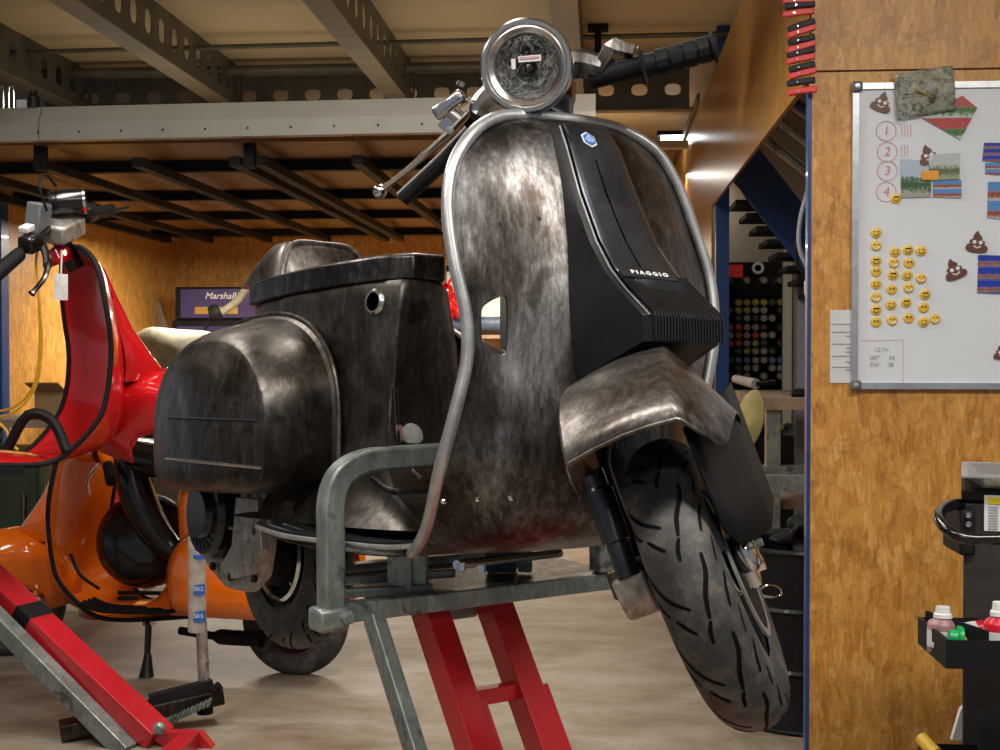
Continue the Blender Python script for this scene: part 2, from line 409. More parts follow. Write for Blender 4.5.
mk('web', bm, 'beam', b, smooth=False, solid=.005, normals=False)
mk('flange', box2(BM(), (-3.6, 8.12, 2.735), (.56, 8.21, 2.748)), 'beam', b)
mk('lower_beam', box2(BM(), (-.02, 8.9, 2.62), (.58, 8.97, 2.67)), 'ceil', props=('thin tan painted rail under the ceiling, below the perforated cross beam', 'rail'))
p0 = at(170, 48, 6.0); p1 = at(745, 30, 6.0)
mk('ceiling_pipe', tube(BM(), [(-3.4, 7.1, 2.92), (1.2, 7.1, 2.955)], .014, 10), 'beam', props=('thin grey conduit running across under the ceiling', 'pipe'))
mk('ceiling_pipe', tube(BM(), [(-3.4, 7.7, 2.93), (.5, 7.7, 2.93)], .03, 10), 'beam', props=('thick dark pipe across the ceiling just before the cross beam', 'pipe'))
h = empty('ceiling_bracket', (0, 6.0, 2.75), 'black t-shaped bracket hanging from the ceiling above the handlebar', 'bracket')
c = at(598, 30, 7.05)
mk('rod', box2(BM(), (c.x - .018, 7.03, 2.80), (c.x + .018, 7.07, CE)), 'matt_black', h)
mk('plate', box2(BM(), (c.x - .055, 7.02, 2.965), (c.x + .055, 7.08, CE)), 'matt_black', h)
l = empty('tube_light', (.30, 9.6, 2.6), 'small lit fluorescent ceiling light far back by the side wall', 'light')
a = at(661, 139, 9.6); b2 = at(684, 139, 9.6)
mk('tube', box2(BM(), (a.x, 9.55, a.z - .02), (b2.x, 9.65, a.z + .018)), 'lampglow', l)
mk('housing', box2(BM(), (a.x - .03, 9.53, a.z + .018), (b2.x + .03, 9.67, a.z + .05)), 'matt_black', l)
mk('wall_trunking', box2(BM(), (.58, 8.1, 2.77), (.598, 10.9, 2.83)), 'beam', props=('thin grey trunking along the top of the side wall', 'trunking'))
# things on top of fascia at left
j = empty('bottle_jack', (-2.65, 5.885, 2.378), 'small black and white fitting standing on the white beam', 'fitting')
mk('body', lathe(BM(), [(0, 0), (.028, 0), (.028, .05), (.018, .06), (.018, .075), (0, .075)], (-2.64, 5.885, 2.378)), 'black_plastic', j)
mk('cap', box2(BM(), (-2.72, 5.88, 2.378), (-2.67, 5.905, 2.415)), 'white', j)
w = empty('wire_hoops', (-2.8, 5.99, 2.372), 'bent chrome wire hoops standing on the white beam at far left', 'hoop')
for x in (-2.80, -2.75):
    mk('hoop', tube(BM(), smooth_path([(x - .012, 5.895, 2.378), (x - .01, 5.895, 2.47), (x, 5.895, 2.48), (x + .01, 5.895, 2.47), (x + .012, 5.895, 2.378)]), .004, 8), 'chrome', w)
mk('blue_column', box2(BM(), (-3.80, 7.68, 0), (-3.655, 7.78, 2.2)), 'blue', props=('dark blue steel column at the left edge in front of the board wall', 'column'))

# ---------------------------------------------------------------- side room through the opening
mk('blue_post', box2(BM(), (.614, 7.12, 0), (.685, 7.24, CE)), 'blue', props=('tall dark blue steel post standing at the far side of the opening', 'post'))
mk('blue_edge_strip', box2(BM(), (.588, 3.80, 0), (.5985, 3.84, 1.99)), 'blue', props=('thin blue strip up the edge of the whiteboard wall', 'strip'))
st = empty('staircase', (1.0, 6.3, 1.5), 'dark blue steel staircase seen from below through the opening', 'staircase')
for k, y in enumerate((6.6, 6.98)):
    p = at(742, 160, y); q = at(822, 262, y)
    d = (q - p).normalized(); nrm = V((d.z, 0, -d.x))
    bm = BM(); tube(bm, [p - d * .02, q + d * .5], .10, square=True, up=V((0, 1, 0)), flat=.12)
    mk('stringer', bm, 'blue', st, smooth=False)
p = at(752, 200, 6.8); q = at(822, 290, 6.8)
for k in range(8):
    c = p.lerp(q, k / 7) + V((0, 0, -.03))
    mk('tread', box2(BM(), (c.x - .10, 6.62, c.z - .012), (c.x + .11, 6.97, c.z + .012)), 'matt_black', st)
for (u0, v0, u1, v1, y, mname, r) in ((762, 136, 830, 190, 5.4, 'zinc', .02), (780, 121, 830, 160, 5.2, 'zinc', .018), (795, 104, 830, 128, 4.6, 'blue', .022)):
    mk('handrail', tube(BM(), [at(u0, v0, y), at(u1, v1, y)], r, 10), mname, st)
# bench
bt = 1.045
bn = empty('workbench', (1.5, 6.1, 0), 'long workbench with a worn wooden top behind the opening', 'workbench')
mk('bench_top', box2(BM(), (.68, 5.6, bt - .05), (2.4, 6.75, bt)), 'wood', bn)
mk('frame_rail', box2(BM(), (.68, 5.6, .70), (2.4, 5.68, .755)), 'zinc', bn)
mk('lower_shelf', box2(BM(), (.68, 5.7, .56), (2.4, 6.7, .60)), 'wood', bn)
for x in (.70, 2.3):
    for y in (5.62, 6.65): mk('leg', box2(BM(), (x, y, 0), (x + .06, y + .06, bt - .05)), 'zinc', bn)
p = at(735, 383, 5.9)
hm = empty('hammer', (p.x, 5.9, bt), 'hammer with a grey handle lying on the wooden bench', 'hammer')
mk('handle', tube(BM(), [at(735, 379, 5.95), at(756, 384, 5.8)], [.018, .024], 12), 'tape', hm)
mk('head', tube(BM(), [at(756, 384, 5.8), at(775, 382, 5.85)], .011, 10), 'matt_black', hm)
mk('silver_dish', lathe(BM(), [(0, .008), (.06, 0), (.075, .018), (.078, .018), (.06, .004), (0, .012)], (at(796, 380, 6.0).x, 6.0, bt)), 'chrome', props=('shallow shiny metal dish on the wooden bench', 'dish'))
mk('black_puck', lathe(BM(), [(0, 0), (.035, 0), (.04, .015), (.025, .035), (0, .04)], (at(800, 384, 5.75).x, 5.75, bt)), 'matt_black', props=('small black lump of a tool on the bench by the wall edge', 'tool'))
# spray can rack
rk = empty('spray_can_rack', (1.4, 7.9, 0), 'tall black rack of round spray can bottoms behind the bench', 'rack')
a = at(727, 262, 7.9); b2 = at(781, 262, 7.9)
mk('panel', box2(BM(), (a.x - .1, 7.92, .3), (b2.x + .02, 7.96, a.z)), 'matt_black', rk)
mk('side_panel', box2(BM(), (b2.x + .02, 7.75, .3), (b2.x + .05, 7.96, a.z - .08)), 'matt_black', rk)
rows = [290, 301, 310, 318, 327, 335, 343, 352, 360, 369, 377]
for v in rows[::2]:
    z = at(750, v + 5, 7.8).z
    mk('shelf', box2(BM(), (a.x - .08, 7.74, z - .004), (b2.x + .02, 7.92, z + .002)), 'matt_black', rk)
bm = BM(); c = at(758, 268, 7.9); lathe(bm, [(.02, 0), (.036, 0), (.036, .01), (.02, .01), (.02, 0)], (c.x, 7.905, c.z), (0, -1, 0), 24)
mk('round_badge', bm, 'white', rk)
mk('red_tin', box2(BM(), (at(728, 268, 7.8).x, 7.75, at(0, 281, 7.8).z), (at(742, 268, 7.8).x, 7.90, at(0, 269, 7.8).z)), 'clip_red', props=('dull red box on the top of the can rack', 'box'))
capcol = {'y': ('yellow', (.40, .30, .06)), 'r': ('red', (.42, .06, .03)), 'w': ('pale grey', (.33, .30, .27)), 'b': ('blue grey', (.14, .17, .30)), 'k': ('dark', (.06, .055, .05)), 'g': ('green yellow', (.30, .34, .04))}
for k, (n_, c_) in capcol.items(): M['cap_' + k] = plain('cap_' + n_.replace(' ', '_'), tuple(q * .62 for q in c_), .4)
grid = ['kkwkwkw', 'kyyyyky', 'kyywwkk', 'kkwkwwk', 'rrwwkkk', 'wrwrwwk', 'rrwgkkk', 'kkgwwkk', 'kbbwwbb', 'kkwwkww', 'kwwkwkw']
vrow = [280, 302, 310, 318, 327, 335, 343, 351, 360, 368, 376]
proto_can = {}
for ri, (row, v) in enumerate(zip(grid, vrow)):
    for ci, ch in enumerate(row):
        if ch == 'k' and (ri * 3 + ci) % 2: continue
        u = 730.5 + ci * 8.4
        p = at(u, v, 7.72)
        if u > 781: continue
        key = ch
        if key not in proto_can:
            bm = BM(); lathe(bm, [(0, 0), (.010, 0), (.012, .004), (.0185, .004), (.020, 0), (.021, .012), (.021, .15), (0, .15)], (0, 0, 0), (0, 1, 0), 16)
            me_o = mk('spray_can', bm, 'cap_' + ch); me_o.data.transform(Matrix.Translation(me_o.location)); proto_can[key] = me_o; o = me_o
        else:
            o = proto_can[key].copy(); C.objects.link(o)
        o.location = p
        tag(o, '%s can end, %s from left in the %s row of the black rack' % (capcol[ch][0], ['first', 'second', 'third', 'fourth', 'fifth', 'sixth', 'seventh'][ci], ORD[ri]), 'spray can', 'spray cans in the black rack')
# lower cans under bench
for k, (u, v, ch) in enumerate([(772, 410, 'w'), (772, 427, 'w'), (781, 426, 'y'), (764, 424, 'k'), (764, 412, 'k'), (790, 427, 'k')]):
    o = proto_can[ch].copy(); C.objects.link(o); o.location = at(u, v, 7.6)
    tag(o, ['pale can end under the bench, upper one beside the pad', 'pale can end under the bench, below another pale one', 'yellow can end under the bench', 'dark can end under the bench close to the yellow pad', 'dark can end under the bench, highest by the pad', 'dark can end under the bench, rightmost'][k], 'spray can', 'cans below the bench')
mk('wire_basket', box2(BM(), (at(757, 440, 7.55).x, 7.55, 0), (at(795, 440, 7.55).x, 7.7, at(0, 433, 7.55).z)), 'matt_black', props=('dark wire basket below the bench', 'basket'))
pad = empty('yellow_pad', at(758, 430, 5.2), 'pale yellow rounded pad showing past the steel mudguard', 'pad')
c = at(750, 420, 5.3)
bm = BM(); lathe(bm, [(0, -.02), (.05, -.018), (.095, -.008), (.1, 0), (.095, .008), (.05, .018), (0, .02)], (0, 0, 0), (0, 1, 0), 28)
bm.transform(Matrix.Translation(c) @ Matrix.Rotation(.2, 4, 'Y') @ Matrix.Diagonal((.55, 1, 1.25, 1)))
M['pad'] = plain('pale_yellow_foam', (.42, .36, .14), .6, var=.3, nscale=14)
mk('disc', bm, 'pad', pad)
# cables in side room
mk('hanging_cable', tube(BM(), smooth_path([at(808, 190, 5.0), at(800, 222, 5.0), at(800, 250, 5.0), at(812, 275, 5.0)]), .009, 8), 'ink_grey', props=('grey cable looping down beside the blue staircase', 'cable'))
mk('hanging_cable', tube(BM(), smooth_path([at(796, 240, 5.2), at(797, 262, 5.2), at(806, 276, 5.2), at(815, 282, 5.2)]), .007, 8), 'matt_black', props=('black cable loop below the blue staircase', 'cable'))
mk('grey_duct', box2(BM(), (at(796, 300, 7).x, 6.95, 0), (at(806, 300, 7).x, 7.05, 2.0)), 'ink_grey', props=('grey vertical duct behind the opening edge', 'duct'))
mk('wall_switch', box2(BM(), (at(805, 300, 5).x, 4.98, at(0, 297, 5).z), (at(812, 300, 5).x, 5.02, at(0, 284, 5).z)), 'white', props=('small white switch box beside the wall edge', 'switch'))
mk('hanging_sign', box2(BM(), (at(806, 300, 4.6).x, 4.58, at(0, 376, 4.6).z), (at(818, 300, 4.6).x, 4.60, at(0, 320, 4.6).z)), 'ink_blue', props=('blue and white sign board half hidden by the wall edge', 'sign'))
mk('grey_wall_panel', box2(BM(), (at(783, 300, 7.7).x, 7.7, 0), (at(792, 300, 7.7).x, 7.75, 2.0)), 'grey_wall', props=('narrow beige panel standing right of the can rack', 'panel'))
# drum
dx, dy, dr, dh = .70, 4.50, .27, .60
dm = empty('oil_drum', (dx, dy, 0), 'black steel drum standing behind the whiteboard wall edge', 'drum')
prof = [(.0, .0), (dr, 0), (dr + .006, .01), (dr, .02), (dr, .19), (dr + .008, .2), (dr, .21), (dr, .39), (dr + .008, .40), (dr, .41), (dr, dh - .02), (dr + .008, dh - .01), (dr + .004, dh), (dr - .01, dh), (dr - .012, dh - .03), (dr - .012, .1), (0, .1)]
mk('shell', lathe(BM(), prof, (dx, dy, 0), n=48), 'drum', dm)
c = at(770, 592, dy - dr * .95)
mk('handle', tube(BM(), smooth_path([c + V((-.04, .02, -.01)), c + V((-.03, -.01, .012)), c + V((0, -.015, .026)), c + V((.03, -.01, .016)), c + V((.035, .0, -.01)), c + V((0, 0, -.016))], closed=True), .004, 8), 'chrome', dm)
rg = empty('black_cloth', at(785, 520, 4.5), 'crumpled black cloth lying over the top of the drum', 'cloth')
bm = BM(); bmesh.ops.create_icosphere(bm, subdivisions=4, radius=.1)
for v in bm.verts:
    k = 1 + .35 * math.sin(v.co.x * 60) * math.sin(v.co.z * 50 + 1) + .2 * math.sin(v.co.y * 70)
    v.co = V((v.co.x * 1.3 * k, v.co.y * k, v.co.z * .55 * k + .02 * math.sin(v.co.x * 25)))
bm.transform(Matrix.Translation((dx + .02, dy + .03, dh + .02))); mk('cloth_lump', bm, 'matt_black', rg)
mk('stick', tube(BM(), [(dx + .04, dy + .05, dh + .03), (dx + .045, dy + .06, dh + .3)], .012, 8), 'matt_black', rg)
mk('steel_bar', box2(BM(), (at(735, 480, 5.1).x, 5.1, at(0, 486, 5.1).z), (at(820, 480, 5.1).x, 5.16, at(0, 470, 5.1).z)), 'zinc', props=('pale grey steel bar crossing behind the drum', 'bar'))

# ---------------------------------------------------------------- back wall things
p0, p1 = at(446, 271, 10.9), at(520, 330, 10.9)
mk('wall_poster', box2(BM(), (p0.x, 10.95, p1.z), (p1.x, 10.985, p0.z)), 'poster', props=('pale poster hung on the back wall behind the leg shield edge', 'poster'))
mk('dark_rail', box2(BM(), (p0.x, 10.93, p0.z), (p1.x, 10.99, p0.z + .05)), 'matt_black', props=('thin dark rail above the pale poster', 'rail'))
cl = [(446, 292, .075), (447, 306, .07), (456, 300, .065), (461, 311, .075), (450, 316, .05), (462, 299, .05), (446, 321, .05)]
bch = empty('berry_bunch', at(452, 305, 10.8), 'bunch of shiny red balls hanging in front of the pale poster', 'decoration')
for k, (u, v, r) in enumerate(cl):
    bm = BM(); bmesh.ops.create_uvsphere(bm, u_segments=20, v_segments=12, radius=r); bm.transform(Matrix.Translation(at(u, v, 10.93 - r)))
    mk('ball', bm, 'red_paint', bch)
mk('stem', tube(BM(), smooth_path([at(448, 285, 10.75), at(452, 279, 10.75), at(456, 288, 10.75), at(459, 296, 10.75)]), .014, 8), 'red_paint', bch)
p0, p1 = at(443, 316, 10.6), at(502, 331, 10.6)
mk('blue_roll', tube(BM(), [(p0.x, 10.92, (p0.z + p1.z) / 2), (p1.x + .1, 10.92, (p0.z + p1.z) / 2)], .065, 20), plain('blue_grey_fabric', (.05, .07, .12), .5, var=.6, nscale=10), props=('dark blue grey roll lying below the red balls', 'roll'))
mk('wall_shelf', box2(BM(), (p0.x - .1, 10.78, p1.z - .06), (p1.x + .15, 10.99, p1.z - .03)), 'wood', props=('narrow wooden shelf board on the back wall under the blue grey roll', 'shelf'))
mk('black_stand', box2(BM(), (at(500, 300, 10.5).x, 10.5, 0), (at(507, 300, 10.5).x, 10.55, at(0, 295, 10.5).z)), 'matt_black', props=('black upright seen through the hole of the leg shield', 'upright'))
# amplifier
A0 = at(175, 287, 10.3); A1 = at(262, 320, 10.3)
am = empty('guitar_amplifier', ((A0.x + A1.x) / 2, 10.3, A1.z), 'purple guitar amplifier head with a gold strip on top of a cabinet', 'amplifier')
mk('case', box2(BM(), (A0.x, 10.3, A1.z), (A1.x, 10.6, A0.z)), 'matt_black', am, bevel=.01)
mk('front_panel', box2(BM(), (A0.x + .05, 10.285, A1.z + .02), (A1.x - .02, 10.3, A0.z - .02)), 'purple', am)
q0 = at(195, 307, 10.28); q1 = at(238, 314, 10.28)
mk('control_strip', box2(BM(), (q0.x, 10.275, q1.z), (q1.x, 10.285, q0.z)), 'gold', am)
mk('lettering', text_bm('Marshall', .075, at(220, 296, 10.28), (1, 0, 0), (0, 0, 1), .004, .3), 'white', am)
cab = empty('speaker_cabinet', ((A0.x + A1.x) / 2, 10.3, 0), 'dark speaker cabinet standing under the purple amplifier', 'cabinet')
mk('case', box2(BM(), (A0.x - .02, 10.28, 0), (A1.x + .02, 10.65, A1.z)), 'matt_black', cab, bevel=.01)
mk('grille', box2(BM(), (A0.x + .03, 10.26, .05), (A1.x - .03, 10.28, A1.z - .05)), 'purple', cab)
cs = empty('cable_bundle', at(215, 315, 9.9), 'dark tangle of cable and a stand arm in front of the amplifier', 'cable')
mk('arm', tube(BM(), smooth_path([at(222, 312, 9.9), at(236, 302, 9.9), at(246, 290, 9.9), at(260, 286, 9.9)]), [.03] * 19, 10), 'tarp', cs)
mk('joint', lathe(BM(), [(0, -.05), (.055, -.04), (.07, 0), (.055, .04), (0, .05)], at(215, 313, 9.88), (1, .3, .4)), 'matt_black', cs)
mk('cable', tube(BM(), smooth_path([at(213, 318, 9.9), at(205, 330, 9.9), at(207, 345, 9.9)]), .015, 8), 'matt_black', cs)
mk('leaning_board', prism(BM(), [(0, 0), (.16, 0), (.04, .32), (0, .3)], at(152, 330, 10.6), (1, 0, 0), (0, 0, 1), .03), 'wood', props=('dark narrow board leaning in the corner left of the amplifier', 'board'))
# covered machine
bm = BM(); rings = []
cx0 = at(130, 345, 8.6); cx1 = at(225, 345, 8.6)
for i in range(22):
    t = i / 21; x = cx0.x + (cx1.x - cx0.x) * t; top = at(0, 338 - 12 * math.sin(PI * min(1, t * 1.1)) - 3 * math.sin(t * 9), 8.6).z
    hw = .28 * (math.sin(PI * (.06 + .88 * t)) ** .5)
    ring = []
    for j in range(24):
        s = j / 23; ang = PI * s; wz = abs(math.sin(ang)) ** .5
        fold = .010 * math.sin(s * 17 + t * 6) + .008 * math.sin(t * 12 + s * 3)
        ring.append(V((x + fold, 8.6 - math.cos(ang) * (hw + fold), (top) * wz + fold * .3)))
    rings.append(ring)
bridge(bm, rings, closed=False)
mk('covered_machine', bm, 'tarp', props=('grey green dust sheet draped over a machine behind the red scooter', 'dust sheet'), ang=60)
# green cabinet and box
G0 = at(-30, 478, 6.6); G1 = at(44, 640, 6.6)
gc = empty('green_cabinet', (-2.9, 6.6, 0), 'dark green metal cabinet standing low at the far left', 'cabinet')
mk('body', box2(BM(), (G0.x, 6.6, .0), (G1.x, 7.1, .72)), 'green', gc, bevel=.01)
mk('door', box2(BM(), (G0.x + .05, 6.585, .06), (G1.x - .03, 6.6, .67)), 'green', gc)
mk('handle', tube(BM(), [(G1.x - .08, 6.56, .35), (G1.x - .08, 6.56, .5)], .01, 8), 'chrome', gc)
tr = empty('storage_shelf', (-2.7, 6.9, 0), 'dark low shelf unit behind the floor of the red scooter', 'shelf')
mk('top_board', box2(BM(), (-3.5, 6.62, .84), (-2.35, 7.2, .88)), 'wood', tr)
for x in (-3.45, -2.4): mk('upright', box2(BM(), (x, 6.65, 0), (x + .05, 7.15, .84)), 'matt_black', tr)
c = at(58, 412, 6.9)
bx = empty('cardboard_box', (c.x, 6.9, .88), 'brown cardboard box behind the red leg shield', 'box')
mk('carton', box2(BM(), (at(42, 400, 6.9).x, 6.8, .88), (at(76, 400, 6.9).x, 7.15, at(0, 389, 6.9).z)), 'card', bx, bevel=.004)
mk('flap', box(BM(), (at(58, 400, 6.9).x, 6.74, at(0, 386, 6.9).z), (.18, .12, .006), Matrix.Rotation(-.4, 3, 'X')), 'card', bx)
mk('yellow_cable', tube(BM(), smooth_path([at(48, 228, 4.9), at(40, 245, 5.3), at(36, 262, 5.6), at(39, 300, 5.6), at(40, 340, 5.6), at(37, 375, 5.6), at(28, 395, 5.6), at(12, 408, 5.6), at(-12, 413, 5.6)]), .006, 8), 'yel_cable', props=('yellow cable hanging down and curving left by the blue column', 'cable'))
mk('yellow_cable', tube(BM(), smooth_path([at(39, 300, 5.5), at(42, 340, 5.5), at(38, 380, 5.5), at(26, 402, 5.5), at(8, 415, 5.5), at(-14, 418, 5.5)]), .005, 8), 'yel_cable', props=('second yellow cable just outside the first one', 'cable'))
mk('yellow_cable', tube(BM(), smooth_path([at(-5, 420, 4.9), at(6, 430, 4.9), at(10, 442, 4.9), at(18, 450, 4.9)]), .006, 8), 'yel_cable', props=('short orange yellow wire end on the red floorboard', 'cable'))

# ---------------------------------------------------------------- whiteboard
WY = 3.80
wb0 = at(853, 83, WY - .02); wb1 = at(857, 389, WY - .02)
zx0, zx1 = wb0.x, wb0.x + 1.35; zt, zb = wb0.z, wb1.z
wb = empty('whiteboard', ((zx0 + zx1) / 2, WY, zb), 'large magnetic whiteboard in an aluminium frame on the chipboard wall', 'whiteboard')
mk('writing_surface', box2(BM(), (zx0 + .01, WY - .012, zb + .01), (zx1 - .01, WY, zt - .01)), 'whiteboard', wb)
bm = BM()
for a, b in (((zx0, zb), (zx1, zb + .018)), ((zx0, zt - .018), (zx1, zt)), ((zx0, zb), (zx0 + .018, zt)), ((zx1 - .018, zb), (zx1, zt))):
    box2(bm, (a[0], WY - .02, a[1]), (b[0], WY - .001, b[1]))
mk('frame', bm, 'board_frame', wb, smooth=False)
for (x, z) in ((zx0, zb), (zx0, zt), (zx1, zb), (zx1, zt)):
    c = V((x + (.011 if x == zx0 else -.011), WY - .024, z + (.011 if z == zb else -.011)))
    cp = mk('corner', box(BM(), c, (.03, .016, .03)), 'corner_grey', wb, bevel=.006)
    mk('screw', lathe(BM(), [(0, 0), (.007, 0), (.007, .003), (0, .004)], c + V((0, -.008, 0)), (0, -1, 0), 12), 'board_frame', cp)
BY = WY - .0125
def ink(u, v, Y=BY): return at(u, v, Y)
bm = BM()
for n_, (u, v) in zip('1234', ((886, 131), (887, 152), (887, 171), (886, 192))):
    t = text_bm(n_, .036, ink(u, v) + V((0, -.001, 0)), (1, 0, 0), (0, 0, 1), .0006, .15)
    me = bpy.data.meshes.new('tmp'); t.to_mesh(me); t.free(); bm.from_mesh(me); bpy.data.meshes.remove(me)
    r = 9.5 / F * WY
    tube(bm, [ink(u, v) + V((r * math.cos(a * PI / 12), -.001, r * 1.0 * math.sin(a * PI / 12))) for a in range(25)], .0009, 5)
for v0, n_ in ((131, 4), (151, 3)):
    for k in range(n_):
        tube(bm, [ink(901.5 + k * 3, v0 - 6), ink(902 + k * 3, v0 + 6)], .0009, 5)
mk('marker_writing', bm, 'ink_red', wb, props=('red handwritten circled numbers one to four with tallies',))
mk('marker_box', tube(BM(), [ink(861, 341), ink(903, 340), ink(903, 384)], .0008, 5), 'ink_red', wb)
bm = BM()
for s_, u, v in (('12:7=', 881, 350), ('007', 874, 358), ('34', 891, 358), ('SW', 874, 365), ('38', 890, 365)):
    t = text_bm(s_, .018, ink(u, v) + V((0, -.001, 0)), (1, 0, 0), (0, 0, 1), .0006, .2)
    me = bpy.data.meshes.new('tmp'); t.to_mesh(me); t.free(); bm.from_mesh(me); bpy.data.meshes.remove(me)
mk('pencil_notes', bm, 'ink_grey', wb, props=('small faint grey handwritten notes in the boxed corner',))
# smiley magnets
cols = [[(876, v) for v in (233, 246, 261, 271.5, 284, 297.5, 310, 322)],
        [(895, 252), (894, 263), (893, 275), (891.5, 289.5), (891, 305), (892, 320.5)],
        [(908, 250), (909, 263), (907, 275.5), (908.5, 288), (906, 302.5), (908.5, 318)],
        [(921, 251), (921, 278.5), (925, 294.5), (923.5, 307.5), (923.5, 322), (935, 319)], [(896, 198.5)]]
cn = ['left column', 'second column', 'third column', 'right column', '']
sm = [3, 1]
SR = 5.2 / F * WY
def smiley(x, z, variant, label):
    e = empty('smiley_magnet', (x, WY - .012, z), label, 'magnet', 'smiley magnets on the whiteboard')
    bm = BM(); lathe(bm, [(0, 0), (SR, 0), (SR, .003), (SR * .85, .0055), (SR * .4, .0068), (0, .007)], (x, WY - .012, z), (0, -1, 0), 24)
    mk('disc', bm, 'yellow', e)
    y = WY - .0192
    bm = BM()
    if variant == 2: tube(bm, [(x - SR * .5, y, z + SR * .25), (x + SR * .5, y, z + SR * .25)], SR * .13, 8)
    else:
        for s in (-1, 1): lathe(bm, [(0, 0), (SR * .14, 0), (SR * .14, .001), (0, .001)], (x + s * SR * .33, y + .001, z + SR * .25), (0, -1, 0), 8)
    mk('eyes', bm, 'ink_black', e)
    bm = BM(); sgn = -1 if variant != 1 else .4
    tube(bm, [(x + SR * .5 * math.cos(a), y + .001, z - SR * .1 + sgn * SR * .45 * math.sin(a)) for a in [PI * k / 8 for k in range(9)]], SR * (.08 if variant != 3 else .14), 6)
    mk('mouth', bm, 'ink_black' if variant != 3 else 'white', e)
k = 0
for ci, col in enumerate(cols):
    for ri, (u, v) in enumerate(col):
        p = ink(u, v)
        if ci == 4: lb = 'yellow smiley magnet stuck beside the circled number four'
        elif ci == 3 and ri == 5: lb = 'yellow smiley magnet out on its own at the lower right of the smiley rows'
        else: lb = 'yellow smiley magnet, %s%s in the %s on the whiteboard' % (ORD[ri], '' if ri == 0 else ' from top', cn[ci])
        smiley(p.x, p.z, (k * 7) % 4, lb); k += 1
# swirl magnets
def swirl(u, v, s, ang, label, eyes=True):
    c = ink(u, v); e = empty('swirl_magnet', c, label, 'magnet', 'brown swirl magnets')
    pts = [(-1, -.8), (-.95, -.35), (-.68, -.2), (-.72, .1), (-.42, .3), (-.4, .6), (-.08, 1.05), (.12, .75), (.42, .45), (.40, .2), (.72, .05), (.68, -.22), (.98, -.38), (1, -.8), (.5, -1), (-.5, -1)]
    S = s / F * WY; pth = smooth_path([(a * S, b * S, 0) for a, b in pts], 4, True)
    ca, sa = math.cos(ang), math.sin(ang)
    poly = [(p.x * ca - p.y * sa, p.x * sa + p.y * ca) for p in pth]
    mk('body', prism(BM(), poly, V((c.x, WY - .0125, c.z)), (1, 0, 0), (0, 0, 1), .006), 'brown', e, smooth=False)
    bm = BM()
    for sx in (-.3, .3):
        a, b = sx * S, -.05 * S
        lathe(bm, [(0, 0), (S * .19, 0), (S * .19, .0015), (0, .002)], (c.x + a * ca - b * sa, WY - .0185, c.z + a * sa + b * ca), (0, -1, 0), 14)
    mk('eyes', bm, 'white', e)
    bm = BM(); a0 = [(-.35, -.42), (0, -.6), (.35, -.42)]
    tube(bm, [V((c.x + (a * ca - b * sa) * S, WY - .0188, c.z + (a * sa + b * ca) * S)) for a, b in a0], S * .08, 6)
    mk('mouth', bm, 'white', e)
swirl(882, 102, 9.5, -.35, 'brown swirl magnet in the top left corner of the whiteboard')
swirl(928, 155, 9.5, .25, 'brown swirl magnet above the beach picture')
swirl(977, 242, 10, -.12, 'brown swirl magnet with a toothy grin, beside the picture of a tower')
swirl(954, 269, 10, .35, 'tilted brown swirl magnet right of the smiley rows')
swirl(1001, 352, 7, 0, 'brown swirl magnet cut off at the right edge of the photo')
def flat(name, corners, mat, label, cat, th=.002, lift=.002):
    pts = [ink(u, v) for u, v in corners]; pts = [V((p.x, WY - .0125 - lift, p.z)) for p in pts]
    bm = BM(); bridge(bm, [[p + V((0, -th, 0)) for p in pts], pts]); return mk(name, bm, mat, smooth=False, props=(label, cat))
flat('postcard', [(900, 159), (930, 161), (931, 197), (901, 198)], 'pc_beach', 'tall postcard of a rocky beach under the brown magnet', 'postcard')
flat('postcard', [(928, 155), (959, 153), (959, 179), (929, 181)], 'pc_green', 'postcard of a village on a green coast, upper right of the beach card', 'postcard', lift=.0045)
flat('postcard', [(933, 181), (961, 180), (961, 198), (933, 197)], 'pc_town', 'small postcard of streets below the village card', 'postcard', lift=.003)
flat('sticker', [(921, 171), (938, 171), (938, 180), (921, 180)], 'orange_tag', 'small orange sticker over the joined postcards', 'sticker', lift=.007)
flat('postcard', [(918, 116), (962, 96), (977, 108), (960, 140)], 'pc_frame', 'red edged postcard of a green meadow behind the plastic bag', 'postcard')
flat('postcard', [(984, 143), (1010, 143), (1010, 163), (982, 161)], 'pc_sky', 'dark blue postcard at the top right of the whiteboard', 'postcard')
flat('postcard', [(985, 163), (1010, 163), (1010, 176), (985, 174)], 'pc_town', 'small pale postcard just under the dark blue one', 'postcard')
flat('postcard', [(988, 182), (1012, 182), (1012, 220), (987, 218)], 'pc_town', 'tall postcard of tower houses at the right edge', 'postcard')
flat('postcard', [(978, 255), (1012, 256), (1012, 294), (977, 293)], 'pc_sky', 'blue postcard of a tower at dusk under the grinning magnet', 'postcard')
bag = empty('plastic_bag', ink(925, 93), 'crinkled clear plastic bag of small keys pinned at the top of the whiteboard', 'bag')
bm = BM(); c0, c1, c2, c3 = ink(893, 75), ink(952, 66), ink(955, 110), ink(896, 121)
rings = []
for i in range(13):
    t = i / 12; r = []
    for j in range(13):
        s = j / 12; p = (c0.lerp(c1, s)).lerp(c3.lerp(c2, s), t)
        r.append(V((p.x, WY - .026 - .012 * math.sin(PI * s) * math.sin(PI * t) - .003 * math.sin(s * 17 + t * 9), p.z)))
    rings.append(r)
bridge(bm, rings, closed=False); mk('film', bm, 'plastic_bag', bag, solid=.001)
mk('key', tube(BM(), [ink(916, 90, WY - .042), ink(932, 97, WY - .042)], .003, 8), 'gold', bag)
mk('key_bow', lathe(BM(), [(.002, 0), (.010, 0), (.010, .002), (.002, .002), (.002, 0)], ink(933, 98, WY - .042), (0, -1, 0), 16), 'steel_dark', bag)
